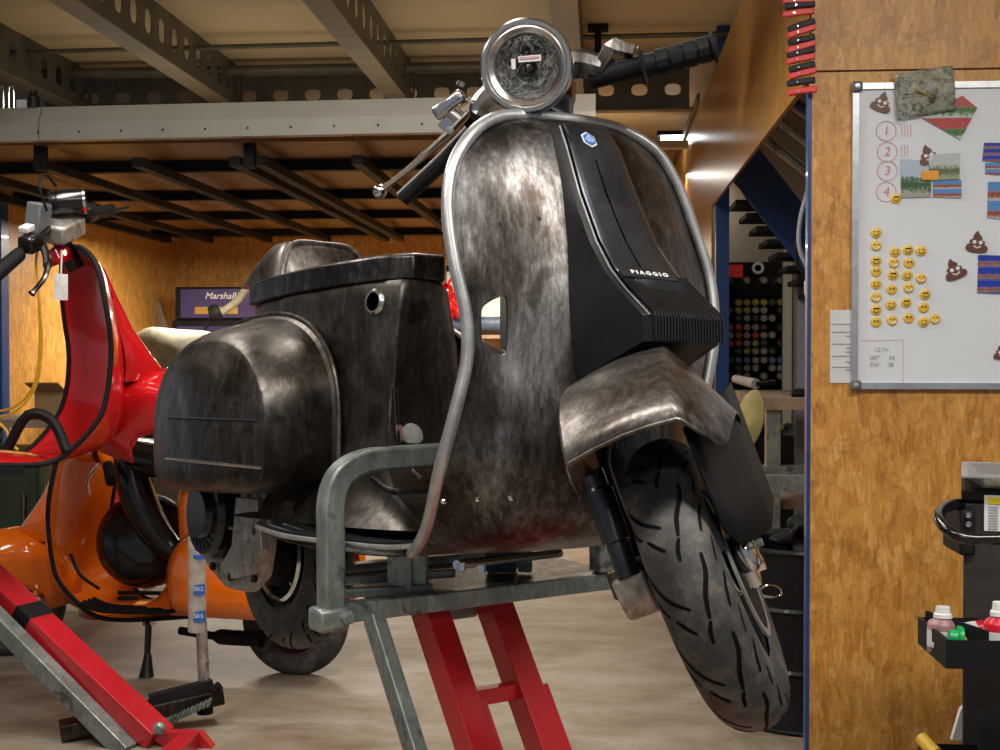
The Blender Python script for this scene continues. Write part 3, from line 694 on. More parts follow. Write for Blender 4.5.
bm = text_bm('BIOLCO', .035, ink(904, 97, WY - .043), (0, 0, -1), (1, 0, 0), .001)
mk('printed_letters', bm, 'ink_grey', bag)
fp = empty('form_sheet', at(843, 346, WY), 'white printed form sheet tucked behind the left of the whiteboard', 'sheet')
a, b = at(830, 310, WY), at(858, 383, WY)
mk('sheet', box2(BM(), (a.x, WY - .004, b.z), (b.x, WY - .001, a.z)), 'paper', fp)
bm = BM()
for v in (324, 332, 344, 356, 367):
    p = at(832, v, WY - .005); q = at(853, v, WY - .005); box2(bm, (p.x, WY - .0055, p.z - .0012), (q.x, WY - .004, p.z + .0012))
for v in (336, 348, 352, 362, 370):
    p = at(846, v, WY - .005); q = at(852, v, WY - .005); box2(bm, (p.x, WY - .0055, p.z - .002), (q.x, WY - .004, p.z + .002))
mk('printed_lines', bm, 'ink_grey', fp)
# red / black clamp strips on the wall edge
strips = [('red', 783, 1, 814, 0), ('black', 785, 7, 815, 4), ('red', 783, 15, 814, 11), ('black', 788, 30, 815, 21), ('red', 788, 36, 815, 27), ('black', 788, 43, 815, 37), ('red', 788, 51, 815, 43),
          ('black', 787, 56, 815, 49), ('red', 787, 62, 815, 56), ('black', 789, 70, 815, 64), ('red', 789, 77, 816, 70), ('black', 787, 84, 815, 80), ('red', 788, 93, 817, 89)]
cnt = {'red': 0, 'black': 0}
for (cname, u0, v0, u1, v1) in strips:
    i = cnt[cname]; cnt[cname] += 1
    e = empty('rubber_strip', at(u0, v0, 3.77), '%s rubber strip clipped on the wall edge, %s%s of the %s ones' % (cname, ORD[i], '' if i == 0 else ' from top', cname), 'strip', 'red and black strips on the wall edge')
    p, q = at(u0, v0, 3.77), at(u1, v1, 3.77)
    bm = BM(); tube(bm, [p, p.lerp(q, .5) + V((0, 0, .001)), q], [.0085, .009, .0085], square=True, flat=1.0)
    mk('pad', bm, 'clip_' + cname, e, smooth=False, bevel=.003)
    mk('pin', tube(BM(), [p.lerp(q, .35) + V((0, -.008, 0)), p.lerp(q, .35) + V((0, -.0115, 0))], .003, 8), 'chrome', e)

# ---------------------------------------------------------------- tool cart at right
X0 = at(963, 600, 2.75).x; CY0, CY1 = 2.75, 3.2
CSH = Matrix.Translation((X0, CY0, 0)) @ Matrix.Rotation(-math.radians(15.2), 4, 'Z') @ Matrix.Translation((-X0, -CY0, 0))
ct = empty('tool_cart', (X0 + .35, CY0, 0), 'dark graphite tool cart at the right edge in front of the wall', 'tool cart')
topz = at(975, 487, CY0).z
bm = BM(); box2(bm, (X0, CY0, .12), (X0 + .8, CY1, topz - .03)); mk('cabinet', bm, 'cart', ct, bevel=.006, frame=CSH)
mk('top_rim', box2(BM(), (X0 - .005, CY0 - .01, topz - .03), (X0 + .8, CY1, topz)), 'matt_black', ct, bevel=.008, frame=CSH)
hp = [at(968, 507, CY0 + .05), at(957, 504, CY0), at(943, 509, CY0 - .05), at(939, 518, CY0 - .12), at(948, 530, CY0 - .17), at(965, 538, CY0 - .19), at(990, 539, CY0 - .19), at(1040, 538, CY0 - .19)]
mk('handle', tube(BM(), smooth_path(hp), [.0115] * 43, 14), 'gloss_black', ct)
mk('handle_mount', box2(BM(), (X0 - .012, CY0 - .02, topz - .14), (X0 + .02, CY0 + .12, topz - .045)), 'matt_black', ct, bevel=.006)
for (u, v) in ((968, 515), (968, 524)):
    mk('bolt', lathe(BM(), [(0, 0), (.006, 0), (.006, .004), (0, .005)], at(u, v, CY0 - .022), (0, -1, 0), 10), 'chrome', ct)
p, q = at(984, 494, CY0 - .004), at(1030, 530, CY0 - .004)
stk = mk('warning_label', box2(BM(), (p.x, CY0 - .012, q.z), (q.x + .02, CY0 - .0105, p.z)), 'paper', ct, frame=CSH, props=('white warning label with a yellow header and dense grey print',))
mk('label_header', box2(BM(), (p.x + .006, CY0 - .0135, p.z - .018), (q.x, CY0 - .012, p.z - .004)), plain('label_yellow', (.75, .62, .02), .5), stk, frame=CSH)
bm = BM()
for k in range(9): box2(bm, (p.x + .008, CY0 - .0135, p.z - .026 - k * .0055), (p.x + .026, CY0 - .012, p.z - .0235 - k * .0055))
mk('label_print', bm, 'ink_grey', stk, frame=CSH)
# silver tray on top
tz = topz
bm = BM(); a = at(970, 476, CY0 - .02)
rings = []
for (ins, z) in ((.03, 0), (0, .022), (-.012, .024), (-.012, .027), (.0, .026), (.032, .004)):
    x0, x1, y0, y1 = a.x + ins, a.x + .5 - ins, CY0 - .04 + ins, CY0 + .3 - ins
    rings.append([V((x0, y0, tz + z)), V((x1, y0, tz + z)), V((x1, y1, tz + z)), V((x0, y1, tz + z))])
bridge(bm, rings); mk('metal_tray', bm, 'board_frame', smooth=False, frame=CSH, props=('shiny shallow metal tray on top of the tool cart', 'tray'))
# hanging side trays
def side_tray(v_top, label):
    e = empty('side_tray', at(950, v_top + 20, 2.6), label, 'tray', 'hook-on trays of the tool cart')
    zt = at(945, v_top + 40, CY0 - .22).z
    zb_ = zt - .055
    A = at(915, v_top + 2, CY0 + .02); xl = A.x; xr = X0 + .5; yf, yb = CY0 - .22, CY0 - .005
    xfl = at(946, v_top + 40, yf).x
    P = [V((xfl, yf, 0)), V((xr, yf, 0)), V((xr, yb, 0)), V((xl, yb, 0))]
    cen = sum(P, V()) / 4; inner = [p + (cen - p).normalized() * .008 for p in P]
    r = [[V((p.x, p.y, zb_)) for p in P], [V((p.x, p.y, zt)) for p in P], [V((p.x, p.y, zt)) for p in inner], [V((p.x, p.y, zb_ + .006)) for p in inner]]
    bm = BM(); bridge(bm, r); mk('pan', bm, 'matt_black', e, smooth=False)
    d = (P[0] - P[3]).normalized()
    n_ = V((-d.y, d.x, 0)) if (-d.y) < 0 else V((d.y, -d.x, 0))
    return e, xl, xfl, yf, yb, zt, zb_, P, d
e1 = side_tray(600, 'upper black hook-on tray full of small bottles on the cart')
e, xl, xfl, yf, yb, zt, zb_, P, d = e1
mid = (P[0] + P[3]) / 2
mk('lettering', text_bm('turbo', .024, V((mid.x, mid.y, (zt + zb_) / 2)) + V((d.y, -d.x, 0)) * (.002 if d.y < 0 else -.002), d, (0, 0, 1), .001, .2), 'white', e)
mk('divider', box(BM(), (at(956, 628, CY0 - .12).x, CY0 - .12, zt - .01), (.006, .2, .055), Matrix.Rotation(.35, 3, 'Z')), 'matt_black', e)
side_tray(737, 'lower black hook-on tray at the bottom right corner')
zin = zb_ + .006
def bottle(u, yy, z0, r, h, m1, m2, label, tilt=None, nozzle=False):
    x = at(u, 600, yy).x; e = empty('bottle', (x, yy, z0), label, 'bottle')
    mt = Matrix.Translation((x, yy, z0)) @ (tilt if tilt else Matrix.Identity(4))
    mk('bottle_body', lathe(BM(), [(0, 0), (r, 0), (r, h * .6), (r * .92, h * .66), (r * .55, h * .74), (r * .5, h * .78), (0, h * .78)]), m1, e, frame=mt)
    mk('cap', lathe(BM(), [(0, h * .76), (r * (.62 if not nozzle else .95), h * .76), (r * (.6 if not nozzle else .95), h * .84), (r * (.5 if not nozzle else .6), h * .86), (r * (.45 if not nozzle else .5), h), (0, h)]), m2, e, frame=mt)
    mk('label_band', lathe(BM(), [(r * 1.01, h * .12), (r * 1.01, h * .5)]), 'gold' if m1 == 'brown' else 'paper', e, frame=mt)
lay = Matrix.Rotation(-PI / 2 + .25, 4, 'Y')
M['purple_label'] = plain('purple_label', (.32, .16, .18), .4, var=.5, nscale=30)
M['cap_green'] = plain('green_cap', (.0, .35, .10), .35); M['cap_red2'] = plain('red_cap', (.55, .01, .03), .3)
bottle(943, CY0 - .10, zin, .030, .09, 'purple_label', 'white', 'white topped bottle with a purple and gold label, leftmost in the upper tray')
bottle(962, CY0 - .06, zin + .03, .018, .1, 'cap_red2', 'white', 'small red bottle lying at the back of the upper tray', Matrix.Rotation(PI / 2 - .2, 4, 'Y') @ Matrix.Translation((0, 0, -.02)))
bottle(985, CY0 - .14, zin + .028, .026, .1, 'yellow', 'cap_green', 'yellow bottle lying down with its green nozzle pointing left', Matrix.Rotation(-PI / 2 + .15, 4, 'Y') @ Matrix.Translation((0, 0, -.03)), nozzle=True)
bottle(1000, CY0 - .15, zin, .03, .11, 'cap_red2', 'white', 'white capped red bottle standing at the right edge of the upper tray')
xx = at(925, 745, CY0 - .05).x
mk('marker_tube', tube(BM(), [at(921, 738, CY0 - .06), at(936, 754, CY0 - .1)], .014, 14), 'yellow', props=('yellow and pink tube lying in the lower tray', 'tube'))
mk('power_cable', tube(BM(), smooth_path([at(985, 643, CY0 - .03), at(996, 655, CY0 - .03), at(1010, 660, CY0 - .03)]), .003, 6), 'matt_black', props=('thin black cord hanging against the cart side', 'cord'))
p = at(960, 735, 3.3)
mk('wall_cloth', prism(BM(), [(0, 0), (.03, 0), (.03, .09), (.022, .08)], at(950, 738, 3.5), (1, 0, 0), (0, 0, 1), .02), 'paper', props=('small pale rag behind the lower tray', 'rag'))


# ================================================================== SCOOTER BUILDING BLOCKS (local: x forward, y to the rider's left, z up)
R27 = math.radians(27)
AX = V((-math.sin(R27), 0, math.cos(R27))); AO = V((.08, 0, 0))
def steer_m(deg): return Matrix.Translation(AO) @ Matrix.Rotation(-math.radians(deg), 4, AX) @ Matrix.Translation(-AO)
def pose(o, yaw, pitch=0):      # yaw: world angle of the heading
    return Matrix.Translation(V(o)) @ Matrix.Rotation(yaw, 4, 'Z') @ Matrix.Rotation(-pitch, 4, 'Y')
EX = [(-.385, .952), (-.382, .950), (-.375, .939), (-.360, .906), (-.349, .850), (-.34, .778), (-.327, .690), (-.317, .612), (-.317, .537), (-.327, .450), (-.354, .368), (-.43, .275), (-.50, .228), (-.60, .222), (-.74, .232), (-.88, .245)]
YR = [.0, .075, .132, .188, .230, .245, .240, .226, .224, .241, .250, .225, .208, .24, .29, .29]
YL = [.0, .085, .145, .203, .243, .272, .298, .298, .285, .262, .25, .232, .215, .24, .29, .29]
CX = [(-.375, .952), (-.352, .948), (-.325, .934), (-.303, .900), (-.280, .845), (-.260, .778), (-.240, .690), (-.222, .612), (-.212, .537), (-.208, .450), (-.215, .368), (-.265, .27), (-.39, .232), (-.55, .25), (-.72, .27), (-.88, .28)]
def tilt(p, k): return V((p.x, p.y, p.z + k * p.y * max(0, min(1, (p.z - .5) / .4))))
def shield_rows(yr, yl, nsub=4, k=0):
    E_ = smooth_path([(a, 0, b) for a, b in EX], nsub); Cc = smooth_path([(a, 0, b) for a, b in CX], nsub)
    r_ = smooth_path([(y, 0, 0) for y in yr], nsub); l_ = smooth_path([(y, 0, 0) for y in yl], nsub)
    rows = []
    for e, c, a, b in zip(E_, Cc, r_, l_):
        row = []
        for j in range(37):
            s = -1 + j / 18; y = (max(a.x, .004) if s < 0 else max(b.x, .004)) * s
            w = abs(s) ** 2.2
            row.append(tilt(V((c.x + (e.x - c.x) * w, y, c.z + (e.z - c.z) * w)), k))
        rows.append(row)
    return rows
def shield_bm(yr=YR, yl=YL, k=0):
    bm = BM(); bridge(bm, shield_rows(yr, yl, k=k), closed=False); return bm
def edge_path(yr, yl, last=16, k=0):
    e = [(EX[i][0], -yr[i], EX[i][1]) for i in range(last - 1, 0, -1)] + [(EX[0][0], 0, EX[0][1])] + [(EX[i][0], yl[i], EX[i][1]) for i in range(1, last)]
    return [tilt(p, k) for p in smooth_path(e, 6)]
def ring_xz(x0, x1, z0, z1, y, n=40, k=2.4, kb=5):
    """arch: round top, flatter bottom"""
    cx, cz = (x0 + x1) / 2, z0 + (z1 - z0) * .38; a = (x1 - x0) / 2; out = []
    for i in range(n):
        t = 2 * PI * i / n; c, s = math.cos(t), math.sin(t)
        kk = k if s > 0 else kb; b = (z1 - cz) if s > 0 else (cz - z0)
        out.append(V((cx + a * math.copysign(abs(c) ** (2 / kk), c), y, cz + b * math.copysign(abs(s) ** (2 / kk), s))))
    return out
def cowl_bm(sgn, spec, n=48):
    bm = BM(); bridge(bm, [ring_xz(x0, x1, z0, z1, sgn * y, n) for (y, x0, x1, z0, z1) in spec], caps=(False, True)); return bm
def plan_ring(x0, x1, hw, z, n=48, k=5):
    cx = (x0 + x1) / 2; return [V((cx + a, b, z)) for a, b in se(n, (x1 - x0) / 2, hw, k)]
def tyre_bm(Rr, w, na=260, nb=40, grooves=True, rin=.128, marks=None):
    """wheel spins about the local y axis, centred on the origin"""
    prof = []
    for j in range(nb + 1):
        s = -1 + 2 * j / nb; th = s * 2.15
        y = w / 2 * math.sin(th) * (1 if abs(th) < PI / 2 else 1.0); h = (Rr - rin)
        r = Rr - h * .5 * (1 - math.cos(th)) * (1.05 if abs(th) < PI / 2 else 1.35)
        prof.append((s, y, max(r, rin - .006)))
    P_ = .1125; per = 2 * PI * Rr / 12
    bm = BM(); rings = []
    for i in range(na):
        a = 2 * PI * i / na; t = (a * Rr) % per; ring = []
        for (s, y, r) in prof:
            rr = r
            ring.append(V((rr * math.cos(a), y, rr * math.sin(a))))
        rings.append(ring)
    rings.append(rings[0][:]); 
    vr = [[bm.verts.new(p) for p in r] for r in rings[:-1]]; vr.append(vr[0])
    for A_, B_ in zip(vr[:-1], vr[1:]):
        for j in range(nb): bm.faces.new((A_[j], A_[j + 1], B_[j + 1], B_[j]))
    if grooves:
        def surf(t_, s_):      # t_ along the circumference, s_ across (arc)
            k = max(-1, min(1, s_ / .0745)) ; th = k * 1.5
            y = w / 2 * math.sin(th); r = Rr - (Rr - rin) * .5 * (1 - math.cos(th)) * 1.05; a_ = t_ / Rr
            n_ = V((math.cos(a_) * math.cos(th), math.sin(th), math.sin(a_) * math.cos(th)))
            return V((r * math.cos(a_), y, r * math.sin(a_))) + n_ * .0005
        G_ = [([(.100, -.064), (.072, -.050), (.045, -.030), (.026, -.006)], .0030), ([(.052, -.060), (.034, -.050), (.024, -.040)], .0025), ([(.018, -.032), (.004, -.020), (-.006, -.010)], .0028),
              ([(.092, .033), (.066, .030), (.036, .018), (.008, .012)], .0034), ([(.060, .062), (.036, .052), (.010, .046)], .0028), ([(.118, .012), (.104, .006), (.088, .004)], .0028), ([(.005, .064), (-.018, .058), (-.036, .054)], .0018)]
        for c_ in range(12):
            for pts_, hw_ in G_:
                pp = smooth_path([(x + c_ * per, y, 0) for x, y in pts_], 7); m_ = len(pp); L0 = []; L1 = []
                for i, p in enumerate(pp):
                    d = (pp[min(i + 1, m_ - 1)] - pp[max(i - 1, 0)]).normalized(); nn_ = V((-d.y, d.x, 0)); ww = hw_ * (math.sin(PI * (.08 + .84 * i / (m_ - 1))) ** .4)
                    L0.append(bm.verts.new(surf(p.x + nn_.x * ww, p.y + nn_.y * ww))); L1.append(bm.verts.new(surf(p.x - nn_.x * ww, p.y - nn_.y * ww)))
                for i in range(m_ - 1):
                    f = bm.faces.new((L0[i], L1[i], L1[i + 1], L0[i + 1])); f.material_index = 1  # black ribbon on the tread surface, groove shade put in as colour
    return bm
def wheel(parent, m4, Rr=.215, w=.10, rimmat='rim_alu', grooves=True, detail=True, na=160, disc_side=1):
    marks = [] if grooves else None
    t = mk('tyre', tyre_bm(Rr, w, na, 40 if grooves else 24, grooves), 'rubber', parent, frame=m4, ang=60)
    if grooves: t.data.materials.append(M['groove'])
    rw = w * .30
    prof = [(.132, -rw - .012), (.137, -rw - .010), (.131, -rw - .004), (.122, -rw), (.105, -rw + .012), (.100, 0), (.105, rw - .012), (.122, rw), (.131, rw + .004), (.137, rw + .010), (.132, rw + .012), (.128, rw + .004), (.112, rw - .004), (.085, rw - .018), (.04, rw - .014), (0, rw - .014)]
    rm = mk('rim', lathe(BM(), prof, (0, 0, 0), (0, 1, 0), 56), rimmat, t, frame=m4)
    mk('rim_disc', lathe(BM(), [(0, -.012), (.104, -.012), (.104, -.004), (0, -.004)], (0, 0, 0), (0, 1, 0), 40), 'matt_black', t, frame=m4)
    if detail:
        s = disc_side
        bm = BM(); lathe(bm, [(0, .014 * s), (.03, .014 * s), (.034, .035 * s), (.03, .045 * s), (0, .05 * s)], (0, 0, 0), (0, 1, 0), 24)
        for k in range(5):
            a = 2 * PI * k / 5; lathe(bm, [(0, .012 * s), (.007, .012 * s), (.007, .022 * s), (0, .024 * s)], (.07 * math.cos(a), 0, .07 * math.sin(a)), (0, 1, 0), 6)
        mk('hub', bm, 'chrome', t, frame=m4)
    return t
def mud_bm(spec, rows, cz=.215, cx=0):
    """spec rows: (angle deg, radius, [(y, dr)...])"""
    bm = BM(); rings = []
    for ang, rad, prof in rows:
        a = math.radians(ang); pr = smooth_path([(y, d, 0) for y, d in prof], 3)
        rings.append([V((cx + (rad + p.y) * math.cos(a), p.x, cz + (rad + p.y) * math.sin(a))) for p in pr])
    bridge(bm, rings, closed=False); return bm
def at_local(m4, name, bm, mat, parent, **k): return mk(name, bm, mat, parent, frame=m4, **k)

# ================================================================== THE BARE STEEL SCOOTER
MM = Matrix(((.6521, .7581, -.0095, .1754), (-.7557, .6509, .0724, 1.8544), (.0610, -.0401, .9973, .71), (0, 0, 0, 1)))
q3 = MM.to_3x3(); c0 = q3.col[0].normalized(); c1 = (q3.col[1] - c0 * q3.col[1].dot(c0)).normalized(); c2 = c0.cross(c1)
MM = Matrix((c0, c1, c2)).transposed().to_4x4(); MM.translation = V((.1754, 1.8544, .71))
scoot = empty('scooter', None, 'bare steel motor scooter without a seat, raised on a lift stand in the foreground', 'scooter', mat4=MM)
scoot.matrix_basis = MM
SM = MM @ steer_m(54)
def L(name, bm, mat, parent=scoot, **k): return mk(name, bm, mat, parent, frame=MM, **k)
def S(name, bm, mat, parent=scoot, **k): return mk(name, bm, mat, parent, frame=SM, **k)
# leg shield with its opening
bm = shield_bm(k=.07); bm.transform(MM)
sh = mk('leg_shield', bm, 'steel', scoot, ang=50, solid=.003, normals=False)
def hit(u, v, obj):
    dg = bpy.context.evaluated_depsgraph_get(); inv = (root_of(obj).matrix_basis).inverted()
    o = inv @ V((0, 0, CAMZ)); d = (inv.to_3x3() @ ray(u, v)).normalized()
    ok, p, n, i = obj.ray_cast(o, d) if False else BV[obj.name].ray_cast(o, d)[:1] + (None, None, None) if False else (True, None, None, None)
    return None
from mathutils.bvhtree import BVHTree
def bvh_of(o): return BVHTree.FromPolygons([v.co.copy() for v in o.data.vertices], [tuple(p.vertices) for p in o.data.polygons])
def hit(u, v, tree, m4=MM):
    inv = m4.inverted(); o = inv @ V((0, 0, CAMZ)); d = (inv.to_3x3() @ ray(u, v)).normalized()
    p, n, i, dist = tree.ray_cast(o, d)
    if p is None: return None, None
    if n.dot(d) > 0: n = -n
    return p, n
tsh = bvh_of(sh)
# cut the kick-start opening
hp_ = [hit(u, v, tsh)[0] for u, v in ((481, 311), (486, 304), (497, 298), (505, 297), (507, 310), (507, 340), (505, 353), (499, 354), (488, 350), (482, 345), (481, 330))]
hp_ = smooth_path(hp_, 3, True)
bm = BM(); bridge(bm, [[p + V((.05, 0, 0)) for p in hp_], [p - V((.05, 0, 0)) for p in hp_]])
cut = mk('cutter', bm, None); cut.data.transform(Matrix.Translation(cut.location)); cut.location = (0, 0, 0)
cut.data.transform(MM)
bo = sh.modifiers.new('cut', 'BOOLEAN'); bo.object = cut; bo.operation = 'DIFFERENCE'; bo.solver = 'EXACT'
bpy.context.view_layer.update()
me = bpy.data.meshes.new_from_object(sh.evaluated_get(bpy.context.evaluated_depsgraph_get()))
sh.modifiers.clear(); me.materials.clear(); me.materials.append(M['steel']); sh.data = me; sh.data.name = 'leg_shield'
sh.data.polygons.foreach_set('use_smooth', [True] * len(sh.data.polygons)); sh.data.set_sharp_from_angle(angle=.8)
bpy.data.objects.remove(cut)
pth = edge_path(YR, YL, 13, .07); pth2 = []
for p in pth:
    d = V((0, p.y, max(0, p.z - .62) * 1.3)); d = d.normalized() if d.length > 0 else V((0, 0, 1))
    k_ = max(0, min(1, (p.z - .26) / .15)); pth2.append(p + d * (.0065 * k_) + V((.008 * k_, 0, 0)))
pth = pth2
tm = L('edge_trim', tube(BM(), pth, .0105, 14, flat=.85), 'trim')
# footboard edge and runner strips
for k, dy in enumerate((.0, -.028, -.056)):
    ps = [(-.47 - .01 * k, -.20 - dy * .6, .245), (-.55, -.222 - dy, .236), (-.66, -.262 - dy, .240), (-.78, -.295 - dy, .246), (-.90, -.292 - dy, .256)]
    r_ = L('runner_strip', tube(BM(), smooth_path(ps, 5), .007, 10, flat=.8), 'trim')
    mk('rubber_insert', tube(BM(), [p + V((0, 0, .006)) for p in smooth_path(ps, 5)], .004, 8), 'matt_black', r_, frame=MM)
for u, v in ((444, 500), (478, 498), (511, 497)):
    p, n = hit(u, v, tsh)
    if p: L('bolt', lathe(BM(), [(0, 0), (.0055, 0), (.0055, .004), (.003, .007), (0, .007)], p, n, 8), 'chrome')
for u, v, r in ((500, 224, .0032), (539, 219, .0032), (494, 294, .004), (560, 452, .003)):
    p, n = hit(u, v, tsh)
    if p: L('drilled_hole', lathe(BM(), [(0, .0022), (r, .002), (r, -.002)], p, n, 12), 'ink_black')
# steering column cover
CV = [((-.300, .922), (-.345, .924), .052, .064), ((-.278, .885), (-.32, .89), .057, .070), ((-.240, .80), (-.29, .80), .062, .076), ((-.197, .72), (-.27, .72), .065, .080), ((-.160, .672), (-.25, .672), .068, .084), ((-.120, .636), (-.24, .636), .071, .088),
      ((-.074, .600), (-.24, .585), .074, .092), ((-.068, .594), (-.24, .56), .073, .092), ((-.068, .556), (-.235, .50), .072, .088), ((-.095, .548), (-.23, .49), .066, .08)]
bm = BM(); rings = []
for f, b, hf, hb in CV:
    rings.append([V((b[0], -hb, b[1])), V((f[0] - .012, -hf - .004, f[1])), V((f[0] - .002, -hf + .004, f[1])), V((f[0] + .006, 0, f[1] + .001)), V((f[0] - .002, hf - .004, f[1])), V((f[0] - .012, hf + .004, f[1])), V((b[0], hb, b[1]))])
bridge(bm, rings, closed=True)
cc = L('column_cover', bm, 'black_plastic', ang=25)
bm = BM(); rings = []
for f, b, hf, hb in CV[:6]:
    r0 = []
    for j in range(13):
        s = -1 + j / 6; r0.append(V((f[0] + .0035 + .007 * (1 - s * s), s * (hf - .003), f[1] + .002)))
    rings.append(r0)
bridge(bm, rings, closed=False)
cf = mk('cover_face', bm, 'satin_black', cc, frame=MM, solid=.003, ang=60); tcf = bvh_of(cf)
sp_ = [hit(u, v, tcf)[0] for u, v in ((595, 160), (603, 185), (614, 215), (626, 243), (640, 268))]
bm = BM(); tube(bm, [p for p in sp_ if p], .0022, 6)
mk('seam', bm, 'void', cc, frame=MM)
mk('cover_edge', tube(BM(), [(f[0] - .001, -hf, f[1]) for f, b, hf, hb in CV[:8]], .0016, 6), 'trim', cc, frame=MM)
bm = BM()
for i in range(23):
    y = (-1 + 2 * i / 22) * .069
    tube(bm, [(-.142, y, .665), (-.122, y, .647), (-.094, y, .624), (-.066, y, .600), (-.062, y, .592), (-.062, y, .558)], .0017, square=True, up=V((0, 1, 0)))
mk('grille_ribs', bm, 'black_plastic', cc, frame=MM, smooth=False)
nrm = V((.045, 0, .035)).normalized(); upv = V((-.035, 0, .045)).normalized(); yv = V((0, 1, 0))
nh, nn = hit(648, 277, tcf); npos = nh if nh else V((-.1425, 0, .668))
if nn: nrm = V((nn.x, 0, nn.z)).normalized(); upv = V((-nrm.z, 0, nrm.x))
mk('name_plate', box(BM(), npos, (.006, .112, .015), Matrix((nrm, yv, upv)).transposed()), 'ink_black', cc, frame=MM)
mk('lettering', text_bm('P I A G G I O', .0135, npos + nrm * .0055 + upv * .001, yv, upv, .0012, .25, .0005), 'white', cc, frame=MM)
# hexagon badge
bp, bn_ = hit(588, 141, tcf)
if bp is None: bp, bn_ = V((-.28, 0, .9)), V((.9, 0, .4))
bn_ = V((bn_.x, 0, bn_.z)).normalized(); bu = V((-bn_.z, 0, bn_.x))
def hexa(r, d, sx=.86):
    return prism(BM(), [(r * sx * math.sin(k * PI / 3) * 1.1, r * math.cos(k * PI / 3)) for k in range(6)], bp + bn_ * (d + .001), yv, bu, .0015)
bd = mk('badge', hexa(.0165, .001), 'white', cc, frame=MM, smooth=False)
mk('badge_field', hexa(.0135, .0022), 'ink_blue', bd, frame=MM, smooth=False)
bm = BM()
def bpt(a, b): return bp + bn_ * .0052 + yv * (a * .0105) + bu * (b * .0105)
tube(bm, [bpt(0, .75), bpt(-.35, .35), bpt(-.68, .05), bpt(-.62, -.2), bpt(-.2, -.2)], .0008, 5); tube(bm, [bpt(0, .75), bpt(.35, .35), bpt(.68, .05), bpt(.62, -.2), bpt(.2, -.2)], .0008, 5)
tube(bm, [bpt(0, .5), bpt(0, -.2)], .0007, 5); tube(bm, [bpt(-.6, -.5), bpt(.6, -.5)], .0011, 5)
mk('badge_sign', bm, 'white', bd, frame=MM)

# rear body
def body_ring(z, xf, ya, yb, hw, xr, dy=0):
    pts = [(xf, ya), (xf - .02, ya - .022), (xf - .10, -hw * .86 + dy), (xf - .26, -hw + dy), (-1.12, -hw), (-1.28, -hw * .82), (xr + .02, -hw * .45), (xr, 0), (xr + .02, hw * .45), (-1.28, hw * .82), (-1.08, hw * .95), (xf - .22, hw * .72 + dy), (xf - .08, yb * .5 + hw * .3), (xf - .012, yb)]
    return [V((p.x, p.y, z)) for p in smooth_path([(x, y, 0) for x, y in pts], 5, True)]
bm = BM(); rr_ = [body_ring(.712, -.705, -.078, -.01, .140, -1.38), body_ring(.70, -.70, -.085, .0, .146, -1.39), body_ring(.66, -.705, -.09, .01, .150, -1.40), body_ring(.60, -.715, -.09, .03, .150, -1.40), body_ring(.54, -.72, -.09, .04, .150, -1.39), body_ring(.48, -.725, -.095, .06, .152, -1.38),
      body_ring(.42, -.715, -.10, .08, .157, -1.36), body_ring(.37, -.69, -.11, .10, .165, -1.34), body_ring(.325, -.63, -.13, .12, .18, -1.32), body_ring(.29, -.54, -.15, .15, .20, -1.28), body_ring(.262, -.44, -.17, .17, .22, -1.22)]
bridge(bm, rr_)
body = L('body_shell', bm, 'steel_cowl', ang=50)
tb = bvh_of(body)
p, n = hit(375, 302, tb)
if p:
    L('round_opening', lathe(BM(), [(.0175, .0005), (.0175, .006), (.021, .007), (.024, .004), (.0265, .0005)], p, n, 32), 'rim_alu')
    L('opening_painted_dark', lathe(BM(), [(0, .0012), (.0180, .0012), (.018, .0005)], p, n, 24), 'void')  # flat black disc paints the darkness inside the opening
for u0, v0, u1, v1 in ((394, 388, 397, 446),):
    a_, na_ = hit(u0, v0, tb); b_, nb_ = hit(u1, v1, tb)
    if a_ and b_:
        L('hinge_tube', tube(BM(), [a_ + na_ * .004, b_ + nb_ * .004], .0055, 10), 'steel')
        mkp, _ = hit(396, 436, tb); L('pink_tag', box(BM(), mkp + nb_ * .011, (.006, .012, .03)), plain('pink_label', (.35, .17, .2), .5))
p, n = hit(412, 436, tb)
if p: L('primer_patch', lathe(BM(), [(0, .0035), (.018, .0033), (.024, .0005)], p + V((0, 0, 0)), n, 20), plain('pale_primer', (.42, .43, .40), .7, var=.25, nscale=60))
def surf_line(pix, r, name, mat, parent, off=.0, tree=None):
    ps = []
    for u, v in pix:
        p, n = hit(u, v, tree)
        if p: ps.append(p + n * off)
    if len(ps) > 1: mk(name, tube(BM(), smooth_path(ps, 3), r, 8), mat, parent, frame=MM)
surf_line([(402, 446), (405, 458), (412, 470), (424, 480), (438, 486)], .004, 'weld_ridge', 'steel', body, 0, tb)
surf_line([(372, 478), (385, 488), (400, 492), (420, 491), (436, 492)], .005, 'floor_ridge', 'steel', body, 0, tb)
def seat_ring(z, ins=0):
    pts = [(-.695, -.012), (-.70, -.078), (-.76, -.118), (-.95, -.148), (-1.15, -.148), (-1.30, -.125), (-1.365, -.06), (-1.375, 0), (-1.365, .06), (-1.30, .125), (-1.1, .135), (-.9, .085), (-.76, .025)]
    return [V((-1.03 + (x + 1.03) * (1 - ins * 2), y * (1 - ins * 6), z)) for x, y in pts][::-1]
bm = BM(); bridge(bm, [seat_ring(.714), seat_ring(.757), seat_ring(.763, .010)])
seat = L('seat_pan', bm, 'steel', ang=20, bevel=.003)
def hump_ring(x0, x1, hw, z, k=6): return [V(((x0 + x1) / 2 + a, b, z)) for a, b in se(48, (x1 - x0) / 2, hw, k)]
bm = BM(); bridge(bm, [hump_ring(-1.375, -1.165, .125, .758), hump_ring(-1.34, -1.175, .115, .79), hump_ring(-1.29, -1.185, .100, .828), hump_ring(-1.275, -1.195, .085, .846), hump_ring(-1.265, -1.205, .06, .850)])
